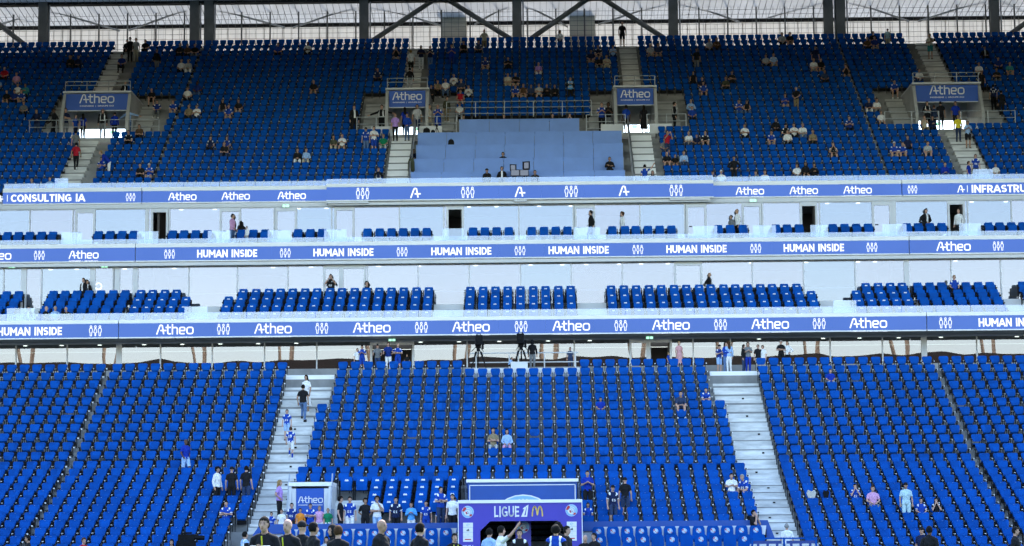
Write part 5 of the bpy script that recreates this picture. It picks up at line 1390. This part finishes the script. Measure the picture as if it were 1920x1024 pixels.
PEOPLE = '''
U 9 128 sit red.t black.l b 0
U 4 146 sit lblue.t black.l b 0
U 30 136 sit pink.t jeans.l n 0
U 33 155 sit white.t black.l b 1
U 48 155 sitphone teal.l black.l b 1
U 8 168 sit black.t khaki.s b 0
U 25 168 sit dblue.t black.l k 0
U 38 166 sitlean blue.j beige.s b 0
U 50 188 sit grey.t black.l n 0
U 128 100 sitlean black.l black.l b 1
U 140 100 sit black.t grey.s n 0
U 153 101 sit navy.l black.l b 0
U 240 74 sit black.l black.l b 1
U 246 69 stand black.l black.l k 0
U 257 71 stand lgrey.t beige.l b 1
U 272 75 sit black.t black.l b 0
U 335 80 sit black.l black.l b 0
U 350 79 sit brown.t black.l n 0
U 365 78 sit black.t grey.l b 0
U 230 99 sit dblue.t black.l n 0
U 296 93 stand black.l grey.l b 1 .9 40
U 341 109 sit white.t black.l b 0
U 355 108 sitlean lgrey.l white.l n 0
S 237 148 climb black.v beige.l g 0 0 60
U 287 166 sitlean black.t black.s 0 0
U 358 158 sit white.t black.l b 0
U 373 157 sit dblue.t jeans.l b 2
U 296 191 sit dblue.j grey.l n 0
U 312 191 sitlean blue.j white.s b 0
U 360 192 sit khaki.t black.l b 0
U 373 192 sitphone white.t djeans.l n 0
U 414 191 sitlap black.n grey.l B 0
U 432 193 sit blue.j beige.s b 0
U 445 187 sit black.t white.s b 0
V 70 204 rail navy.l djeans.l b 1 0 -20
V 102 203 walk black.l black.l k 2 0 -60
V 123 202 cross navy.t grey.l b 0 0 30
V 142 216 stand blue.t navy.l n 0 0 50
V 156 213 stand royal.t black.l B 0 0 200
V 193 204 stand black.v grey.l n 0
V 215 210 stand royal.l black.l b 1 0 170
V 241 199 armout lblue.l jeans.l b 0 0 150
U 247 239 sitlean black.j black.l b 0
U 262 238 sitlean brown.t black.l b 0
U 520 76 sit blue.t black.l k 0
U 574 83 sitcross white.t black.l b 2
U 742 92 sitface black.t white.s b 0
S 771 93 climb white.t black.s y 0 0 180
S 769 123 climb black.l lgrey.l b 0 0 180
U 790 83 cross navy.t white.l b 2
U 807 82 phone navy.j jeans.l b 0
U 847 83 phone royal.t dblue.l n 0
U 876 76 sitlean black.t black.l b 0
U 894 78 sit djeans.j black.l n 0
U 908 57 photo beige.t khaki.l 0 0 0 180
U 917 106 sitlean dblue.j beige.s b 0
U 950 105 sitphone black.t black.l b 0
U 711 131 sit navy.j black.l n 0
U 591 152 sit black.t grey.s 0 0
U 809 154 sit black.h black.l b 0
U 827 150 sitlean khaki.n black.l B 0
U 842 147 sit white.t jeans.l b 0
U 857 140 sitphone white.l grey.l n 0
U 860 149 sit navy.t black.l B 0
U 868 151 sitlean djeans.t black.l n 0
U 876 158 sitphone white.l black.l b 0
U 849 168 sit red.n black.s n 0
S 838 182 stand olive.l khaki.l b 0 .9 30
V 664 189 stand black.s black.l b 0 0 20
V 716 193 armout black.v black.l b 0 0 -20
S 742 214 stand purple.t black.l 0 0
V 759 201 stand royal.t black.l B 0 0 190
S 764 216 clasp blue.l jeans.l N 0
V 782 193 stand stripe.t djeans.l b 1
V 804 190 walk cream.t beige.l b 1 0 50
V 821 191 phone blue.j blue.s g 0
U 862 194 sit white.t lgrey.l b 0
D5 869 216 sit black.t black.l b 1
D5 945 214 sit navy.t black.l b 0
U 687 235 stand blue.j jeans.l k 0
U 702 233 cross white.t blue.s b 0 0 20
U 718 254 sit green.t lgrey.l y 0
D4 848 247 sit lgrey.t black.l b 0
D4 852 262 sit black.t black.l b 0
U 950 134 sitlean cream.t beige.l b 0
U 965 134 sitcross black.t beige.s n 0
U 1010 116 sitlean purple.t white.l 0 0
U 1050 58 sit white.l djeans.l B 0
S 1166 46 stand black.t black.s 0 1
U 1107 88 sit navy.t beige.s b 0
U 1123 88 sitlean navy.j beige.s b 0
U 1151 85 sitphone lblue.j djeans.l b 0
U 1125 106 sitlean black.t grey.l b 1
U 1140 106 sitcross beige.l beige.l n 0
U 970 160 sitlean blue.j black.s b 0
U 981 161 sit brown.n beige.s n 0
U 994 156 sit djeans.l black.l b 1
U 1009 157 sitcross lgrey.t black.s b 0
U 1023 160 sitphone black.l black.l b 0
U 1039 159 sitlean black.h black.l B 0
U 1069 143 phone sky.v black.l g 0
U 1215 85 sit stripe.j beige.s w 0
U 1229 84 sit djeans.t beige.s b 0
U 1305 90 stand black.t grey.l n 0
U 1327 73 sit stripe.j black.l n 0
U 1341 73 sitcross brown.l djeans.l b 1
U 1431 97 sit lgrey.t black.l n 0
U 1446 97 sit lblue.j beige.s b 0
U 1298 137 sitlap black.n black.l B 0
U 1312 140 sit navy.t black.s y 0
U 1357 138 sitlean olive.t black.l n 0
U 1372 133 sitcross black.t black.l b 0
U 1317 154 sit blue.j black.s b 0
V 1128 188 phone blue.j black.l b 0
V 1140 187 phone black.t grey.l c 2
V 1174 197 stand blue.t black.l b 2 0 200
V 1207 197 stand black.h black.k B 0 0 180
V 1264 188 stand black.v black.l b 0 0 90
U 1280 188 sitcross lblue.l djeans.l 0 0
U 1299 198 sit blue.t black.l n 0
U 1385 188 sitphone blue.j jeans.l n 0
U 1401 187 sit black.n jeans.l B 0
U 1389 234 sitcross white.t black.l b 1
U 1250 241 photo red.t djeans.s n 0 0 30
U 1291 245 sitlean white.t djeans.l 0 0
U 1308 253 sit navy.t black.l b 0 .8
U 1325 247 sitlean black.j black.s 0 0
D5 1036 213 sit black.t black.l b 0
D5 1068 212 sitface navy.t black.l b 0
U 1464 64 sit lgrey.t black.l n 0
U 1480 61 sitlean black.t beige.s b 0
U 1527 85 stand navy.t djeans.l b 0
U 1523 105 sitlean white.t beige.s n 0
U 1537 106 sit black.t khaki.s b 0
U 1580 121 sitface black.t grey.s b 0
U 1542 134 sit djeans.t black.l b 1
U 1622 68 sit brown.t black.l n 0
U 1632 61 sitlean black.t black.l b 0
U 1640 72 sit dblue.t beige.s b 0
U 1662 50 stand mint.t beige.l k 0 .8
S 1741 68 mouth cream.t teal.s b 0 0 -30
U 1674 145 sitlean blue.j black.s b 0
U 1725 125 sit white.t djeans.l n 0
U 1833 111 sitlean white.t black.l b 1
U 1850 90 sit black.s black.l b 0
U 1873 107 sit dblue.t black.l b 0
U 1886 115 sitlean teal.t beige.s n 0
U 1838 132 stand black.t black.l b 0 .8
U 1861 129 sitcross black.t grey.l b 1
S 1859 160 stand navy.j black.l b 1 0 180 N17
S 1874 170 stand black.l black.l b 0 0 160
U 1491 159 clasp black.t khaki.l g 0 0 -30
U 1470 176 sitphone blue.t beige.s n 0
U 1621 188 sitlean navy.t white.l b 0
U 1638 188 sit blue.j black.s b 0
U 1653 188 sitlean white.t grey.l b 0
U 1665 190 sit royal.t black.l B 0 .85
U 1666 213 sit white.j black.s b 0
U 1596 213 sitphone dblue.j black.l b 0
V 1738 190 cross black.v black.l b 0
V 1751 197 stand djeans.l black.l n 0 0 120
V 1763 190 stand black.t black.l b 1 0 170
V 1791 190 stand royal.t black.l b 1
S 1793 214 stand yellow.t djeans.l 0 1
S 1811 223 phone lblue.t black.s b 1
U 1734 218 sitface beige.t khaki.l n 0
U 1750 219 sitphone navy.l black.l B 0
U 1449 240 sitlean blue.j beige.s b 0
U 1453 226 sit black.l black.l b 0
U 1465 226 sit black.j black.l k 0
U 1470 238 sit white.l black.l b 0
U 1486 236 sitcross white.t black.l n 0
U 1499 234 sitlean white.t jeans.l 0 0
U 1517 237 sitlean khaki.t black.l b 0
S 145 252 stand grey.t djeans.l b 0 0 200
S 146 267 walk red.t black.l b 1 0 180
U 71 333 sitlean blue.j black.l g 0
U 94 326 sit lblue.t black.l b 0
U 190 298 sitphone blue.j djeans.l b 0
U 207 292 bend royal.l white.l y 0 0 -70
U 264 311 sitlean black.t black.l n 0
U 281 311 sitphone blue.j white.s w 0
U 402 260 sitlap navy.j black.l B 0
U 417 260 sitlean black.t djeans.l b 0
U 432 260 sit dblue.j beige.s N 0
U 555 278 sitlean black.s white.l b 0
U 571 277 sit lblue.l beige.l n 0
U 623 258 sitlean olive.t beige.l N 0
U 638 254 sitphone white.t khaki.s n 0
U 720 319 sitface navy.v black.l n 0
D3 776 278 sitlean navy.t black.l b 0
D3 829 284 sitphone lgrey.t black.l b 0
D2 803 313 sit black.t black.l b 0
D2 943 285 sit black.t black.l b 1
E 913 315 sitlean black.l black.l k 1
E 941 312 sit black.s black.l b 0
E 1003 318 sitlean black.s black.l b 0
E2 1143 294 sitcross black.l black.l b 1
S 1208 308 point blue.j white.s b 0 0 160
U 1223 314 sit black.l black.l B 0
U 1228 259 sit grey.t djeans.l b 0
U 1233 285 sit sky.t djeans.l b 0 .85
U 1255 282 sitlean black.t khaki.s 0 0
U 1268 288 sit black.t khaki.s b 0 .8
U 1284 279 sitlean lblue.l djeans.l n 0
U 1341 318 sit black.t black.l b 1
U 1358 318 sit white.t black.l w 0
U 1375 299 hips black.l black.l b 1
U 1424 321 sit grey.t black.l n 0
U 1438 319 sitlean white.t black.l b 0
U 1486 304 sit white.t djeans.l b 1
U 1501 305 sit black.h black.k B 1 1 0 H
U 1523 306 sitphone black.l black.l b 1
U 1555 271 sit black.t khaki.s b 0
U 1565 272 sitface white.t black.s n 0
U 1676 267 sitlean blue.j beige.s w 0
U 1692 268 sitlean blue.j khaki.s b 0
U 1705 257 sitlap navy.t black.l n 0
U 1737 258 sitlean lgrey.t djeans.s n 0
U 1770 303 sitlean royal.l jeans.l b 0
S 1813 307 stand royal.t jeans.l n 0 0 60
S 1826 294 stand blue.j djeans.l b 0
U 1842 311 sit white.j black.s b 0 .85
B3 436 399 walk pink.l jeans.l b 1 0 70
B3 452 414 stand black.t black.l B 1 0 180
B3 445 430 stand white.t white.s b 0 0 0
M3 463 424 stand white.l lgrey.l g 0 0 -50
B3 1108 392 walk black.s jeans.l b 0 0 -90
B3 1167 397 stand white.l olive.l m 0 0 -80
B3 1371 403 stand grey.l black.l b 1 0 -60
B3 1382 388 stand white.l black.l 0 1 0 -70
B3 1736 391 clasp black.s black.l b 0 0 20
B3 1797 392 stand white.l black.l 0 0 0 -40
B2 157 521 stand black.s black.l b 0 0 -30
B2 164 525 stand black.s black.l b 1 0 10
M 54 570 sit black.s djeans.l B 0
M 87 570 sit black.t black.l 0 0 1 70
M 104 567 sit lblue.t djeans.l g 0 1 20
M 126 573 sitlean black.t black.l 0 0
B2 620 514 photo black.j black.l b 0
B2 688 527 sitphone black.j lgrey.l c 0
B2 1330 511 hips black.s black.l 0 1 0 60
M 1789 518 sitlap blue.j black.l y 0
G 670 653 stand white.t black.l n 0 0 20
G 679 647 phone blue.j blue.s b 1
G 708 645 rail grey.t djeans.l k 0
G 728 641 rail dblue.t white.l n 0
G 746 644 cross blue.j blue.s 0 0
G 763 664 stand black.t black.l b 1
P 955 668 sitlean lblue.t black.l b 0 1 60
P 998 637 stand black.h grey.l b 0 0 170 H
G 1069 651 stand djeans.t djeans.l n 0
G 1273 640 stand floral.t floral.k y 0 0 30
G 1253 661 stand blue.t dblue.s y 0 0 60
W 1348 646 phone dblue.j lblue.s k 0 0 30
W 1360 641 mouth blue.l jeans.l B 0 0 40
W 1366 639 stand lblue.l white.l N 0 0 200
W 1394 646 stand black.l djeans.l B 0 0 60
W 1402 641 phone grey.t royal.l N 0
W 1421 646 stand black.t beige.l b 0
W 1430 647 stand white.t beige.l n 0 0 -40
G 1464 638 cross black.t black.l g 0
G 1476 640 hips white.l black.l N 0 0 -20
L 1124 746 sit royal.t black.l b 1 .78
L 1282 724 sitlean djeans.t djeans.s b 0
L 1330 730 sitlean blue.j blue.s b 0 .8
L 1560 690 sit royal.t lblue.l n 0 .8
S2 576 711 stand white.t white.k B 1 0 -30
S2 570 726 climb black.t jeans.l b 1 0 170
S2 540 769 stand blue.j lblue.s b 0 .8 0 p
S2 547 797 climb blue.j white.s n 0 .82 175 N19S
L 351 827 walk royal.t lblue.s 0 2 1 40
L 410 882 stand white.l black.l c 1 1 60
L 437 881 stand black.t black.l k 0 1 180
L 464 880 stand black.t djeans.l b 0 1.02 165
L 437 935 sitcross blue.j blue.s b 0 .95 0 p
S2 526 898 hips purple.t black.l Y 0 0 80
L 927 796 sitcross khaki.t lgrey.l B 0
L 947 798 sit lblue.l pink.l B 0 .95
Q 509 960 stand blue.j blue.s b 0
Q 528 955 stand white.j white.s n 0
Q 547 943 stand dblue.j black.s b 0
Q 563 953 stand orange.l lblue.s b 0
Q 582 944 cross blue.j blue.s b 0 0 0 p
Q 599 949 stand pink.n white.s y 0
Q 615 953 stand green.t white.s y 0
Q 638 931 stand black.t black.l c 0 0 80
Q 656 931 stand blue.j white.s b 0 0 0 p
Q 685 934 behind black.t black.l c 1
Q 707 930 mouth white.t lblue.l c 1
Q 742 932 stand navy.j black.l b 0 0 0 p
Q 771 941 phone sky.l white.s b 0
Q 799 939 stand blue.j blue.s b 0 0 0 p
L 827 917 cross blue.j djeans.l b 0 1 30 p
L 849 921 stand white.t black.l b 0 1 -10
Q 826 947 stand blue.j blue.s b 0 0 0 p
Q 852 932 stand navy.l black.l k 0
R 1101 888 phone royal.t black.s b 0
R 1148 913 stand navy.j djeans.s k 0 0 20 p
R 1171 894 stand black.t djeans.s k 0 0 175
R 1115 957 sit blue.j blue.s B 1 .8
L 1364 880 sitphone white.t white.s b 0
L 1384 881 sitlean blue.j black.s g 0 1 -40 p
L 1411 950 sitface black.t black.l b 0 1 60
L 1592 907 sitface blue.j lblue.s b 0 .85 0 p
L 1622 904 sit pink.t grey.l n 0
L 1695 908 stand mint.t mint.s k 1
L 1717 937 sit blue.j black.s b 0 .85
L 1747 936 sitface black.j white.s B 0 .85
S2 1473 992 stand white.t black.l g 0 0 170
T83 53 1004 stand black.l black.l b 1 0 -70
T84 157 1008 stand red.t black.l n 0 0 40
T84 322 1011 stand black.l black.l B 0
T82 459 982 stand lblue.v black.l b 0 0 120
F37 497 967 phone black.l black.l b 0 0 -10 ZW
F40 540 973 stand black.l black.l 0 0 0 -25 Z
F46 566 977 stand black.t black.l k 0 0 150
F44 587 979 stand black.t black.l b 1 0 120
F47 625 984 stand black.h black.l b 0 0 -60 H
F43 634 985 stand black.t black.l n 0 0 160
T84 612 1006 stand lgrey.t black.l B 0
F43 715 974 stand black.t black.l 0 1 0 60
F43 787 980 stand black.l black.l b 0 0 130
F60 852 1000 stand black.t black.l b 0 0 20 Y
F62 917 990 stand lblue.t black.l b 0 0 140
F60 939 986 point white.t black.l b 0 0 110
F66 974 992 cross black.j black.l b 0
F60 1046 975 stand black.l black.l c 1 0 150
F55 1042 985 stand blue.v black.l c 0 0 170
F62 1062 986 stand black.l black.l b 0 0 60
F70 1097 1003 stand black.t black.l 0 0
F70 1114 999 stand black.t black.l b 0 0 -40
T82 1728 988 stand navy.t black.l k 0 0 -40
F60 1742 986 stand black.l black.l b 2 0 150
F62 1903 988 stand black.l black.l b 0 0 60
'''
COL['cream'] = (.62, .56, .46)
CN = dict(black='black', navy='navy', blue='blue', dblue='dark blue', lblue='pale blue', sky='bright blue', white='white', grey='grey', lgrey='light grey', beige='beige', khaki='khaki', olive='olive', jeans='jeans blue', djeans='dark denim',
          red='red', pink='pink', purple='lilac', green='green', yellow='yellow', orange='orange', teal='teal', brown='brown', royal='royal blue', floral='pink floral', stripe='striped', mint='pale mint', cream='cream')
TN = dict(t='t-shirt', l='long-sleeved top', j='football shirt', s='suit', v='hi-vis vest', n='sleeveless top', h='hooded top')
BN = dict(l='trousers', s='shorts', k='skirt')
PN = dict(stand='standing', hips='hand on hip', cross='arms crossed', phone='looking at a phone', clasp='hands together', behind='hands behind back', rail='leaning on the seats', point='raising one arm', armout='one arm stretched out',
          mouth='hand at mouth', photo='taking a photo', walk='walking', climb='climbing stairs', bend='bending over', sit='sitting', sitlean='sitting leaning forward', sitphone='sitting with a phone', sitcross='sitting with crossed arms',
          sitface='sitting with hand at face', sitlap='sitting with crossed legs')
def where(zone, x, row):
    side = 'left' if x < 0 else 'right'
    if zone[0] in 'US' and zone != 'S2':
        a = abs(x); st = zone == 'S'
        if a > 20.8: h = 'at the upper far ' + side
        elif a > 6.5: h = 'in the upper ' + side + ' block'
        else: h = 'above the press desks'
        v = 'on the stairs' if st else 'in the top rows' if row >= 19 else 'high up' if row >= 13 else 'halfway up' if row >= 6 else 'low down'
        return v + ' ' + h
    if zone[0] == 'V': return 'by the %s %s stair exit' % (side, 'outer' if abs(x) > 15 else 'middle')
    if zone[0] == 'D': return 'at the %s press desk' % ordw(int(zone[1:]) - 1)
    if zone[0] == 'E': return 'in front of the press desks'
    if zone in ('B3', 'M3'): return 'before the topmost boxes'
    if zone in ('B2', 'M'): return 'at the middle boxes'
    if zone == 'P': return 'on the camera platform'
    if zone == 'G': return 'before the lounge glass'
    if zone == 'W': return 'on top of the right stairs'
    if zone == 'S2': return 'on the wide %s stairs' % side
    if zone == 'Q': return 'behind the blue wall'
    if zone == 'R': return 'in the rows right of the tunnel'
    if zone[0] == 'L': return 'in the lower %s block' % side if abs(x) > 9.3 else 'in the lower middle block'
    if zone[0] == 'T': return 'by the lower edge seats'
    return 'on the pitch'
def squeeze(l):
    for a, b in ((' and ', ', '), ('person in ', 'person, '), (' from left', ''), ('long-sleeved top', 'long top'), ('looking at a phone', 'on phone'), ('sitting leaning forward', 'leaning forward'), ('sitting with ', ''), ('the ', ''), ('one arm stretched out', 'arm out')):
        if len(l.split()) <= 16: break
        l = l.replace(a, b)
    return l
def place():
    rec = []
    for ln in PEOPLE.strip().splitlines():
        f = ln.split(); zone, px, py, pose, top, bot, hair = f[0], float(f[1]), float(f[2]), f[3], f[4], f[5], f[6]
        skin = int(f[7]); sc = float(f[8]) if len(f) > 8 else 0; rz = float(f[9]) if len(f) > 9 else 0; ex = f[10] if len(f) > 10 else ''
        sit = pose.startswith('sit'); H = 1.34 if sit else 1.755
        if pose in ('bend',): H = 1.5
        row = 0; rows = None
        rg = random.Random(int(px * 7 + py)); s = sc or 1.0
        if zone == 'U' or zone == 'S':
            s0 = sc or rg.uniform(.92, .99)
            r, y, z = min(UROWS, key=lambda q: abs(proj((xat(px, q[1], py), q[1] - .25, q[2] + H * s0))[1] - py)); row = r; x = xat(px, y, py); s = s0
            if zone == 'U':
                q = seat_at(UPP, r, x, .9)
                if q:
                    if sit: x = q['x']
                    q['occ'] = sit or q['occ']
                elif sit: pass
            pos = (x, y - (.27 if sit else .36), z)
            if zone == 'S': pos = (x, y - .45, z)
        elif zone in ('L', 'R', 'S2'):
            s0 = sc or rg.uniform(.97, 1.02); LL = [(i, y, z) for i, (b, n, y, z) in enumerate(LROWS)] + [(17, 106.3, 9.38)]
            if zone == 'R': LL = LL[5:]
            r, y, z = min(LL, key=lambda q: abs(proj((xat(px, q[1], py), q[1] - .25, q[2] + H * s0))[1] - py)); row = r; x = xat(px, y, py); s = s0
            if zone != 'S2':
                q = seat_at(LOW, r, x, .7)
                if q:
                    if sit: x = q['x']
                    q['occ'] = sit or q['occ']
            pos = (x, y - (.27 if sit else .40), z)
        else:
            if zone == 'V': y, z = uy(8) - .12, uz(8)
            elif zone[0] == 'D':
                y = PD[int(zone[1:]) - 1][0] + 1.0; z = None; s = .95
            elif zone[0] == 'E': y, z, s = (123.3 if zone == 'E' else 124.85), None, .97
            elif zone == 'B3': y, z = 121.35, 17.61
            elif zone == 'M3': y, z = 120.4, 17.61
            elif zone == 'B2': y, z = 119.85, 14.16
            elif zone == 'M':
                k = min(range(4), key=lambda k: abs(proj((xat(px, 116.6, py), 116.35 + .9 * k, 12.66 + .5 * k + H))[1] - py)); y, z = 116.3 + .9 * k, 12.66 + .5 * k; s = 1
            elif zone == 'P': y, z = 106.8, zat(690, 105.1)
            elif zone == 'G': y, z = 112.0, 10.0
            elif zone == 'W': y, z = 106.5, 9.38
            elif zone == 'Q': y, z = 90.7, 1.6
            elif zone[0] == 'T': y, z = float(zone[1:]), 0.0
            elif zone[0] == 'F': y, z = float(zone[1:]), 0.0
            p = at(px, py, y); x = p.x
            if z is None: z = p.z - H * s
            elif zone not in ('M',):
                hh = 1.9 if pose == 'point' and False else H
                s = (p.z - z) / hh
            if zone[0] in 'FTVGB': s = min(max(s, .5), 1.1)
            pos = (x, y, z)
        skz = R_(rz)
        who = '%s %s' % (CN[top.split('.')[0]], TN[top.split('.')[1][0]])
        if bot.split('.')[0] != top.split('.')[0]: who += ' and %s %s' % (CN[bot.split('.')[0]], BN[bot.split('.')[1][0]])
        base = 'person in %s, %s %s' % (who, PN[pose], where(zone, x, row))
        rec.append((base, pos, skz, pose, top, bot, hair, skin, s, ex, px, zone))
    by = {}
    for r in rec: by.setdefault(r[0], []).append(r)
    GN = dict(U='spectators in the upper tier', S='spectators in the upper tier', V='people at the stair exits', D='reporters at the press desks', E='reporters at the press desks', B='guests at the boxes', M='guests at the boxes', P='camera crew', G='people before the lounge glass',
              W='people before the lounge glass', Q='children and fans behind the blue wall', R='spectators in the lower tier', L='spectators in the lower tier', T='people at the stand foot', F='staff and players on the pitch')
    for base, lst in by.items():
        lst.sort(key=lambda r: r[10])
        for i, r in enumerate(lst):
            lab = base
            if len(lst) > 1: lab = base + ', ' + ('leftmost' if i == 0 else 'rightmost' if i == len(lst) - 1 else ordw(i) + ' from left')
            lab = squeeze(lab)
            o = person(r[1], r[2], r[3], r[4], r[5], r[6], r[7], r[8], lab, r[9]); o['group'] = GN[r[11][0]] if r[11] != 'S2' else GN['L']
place()
build_seats()
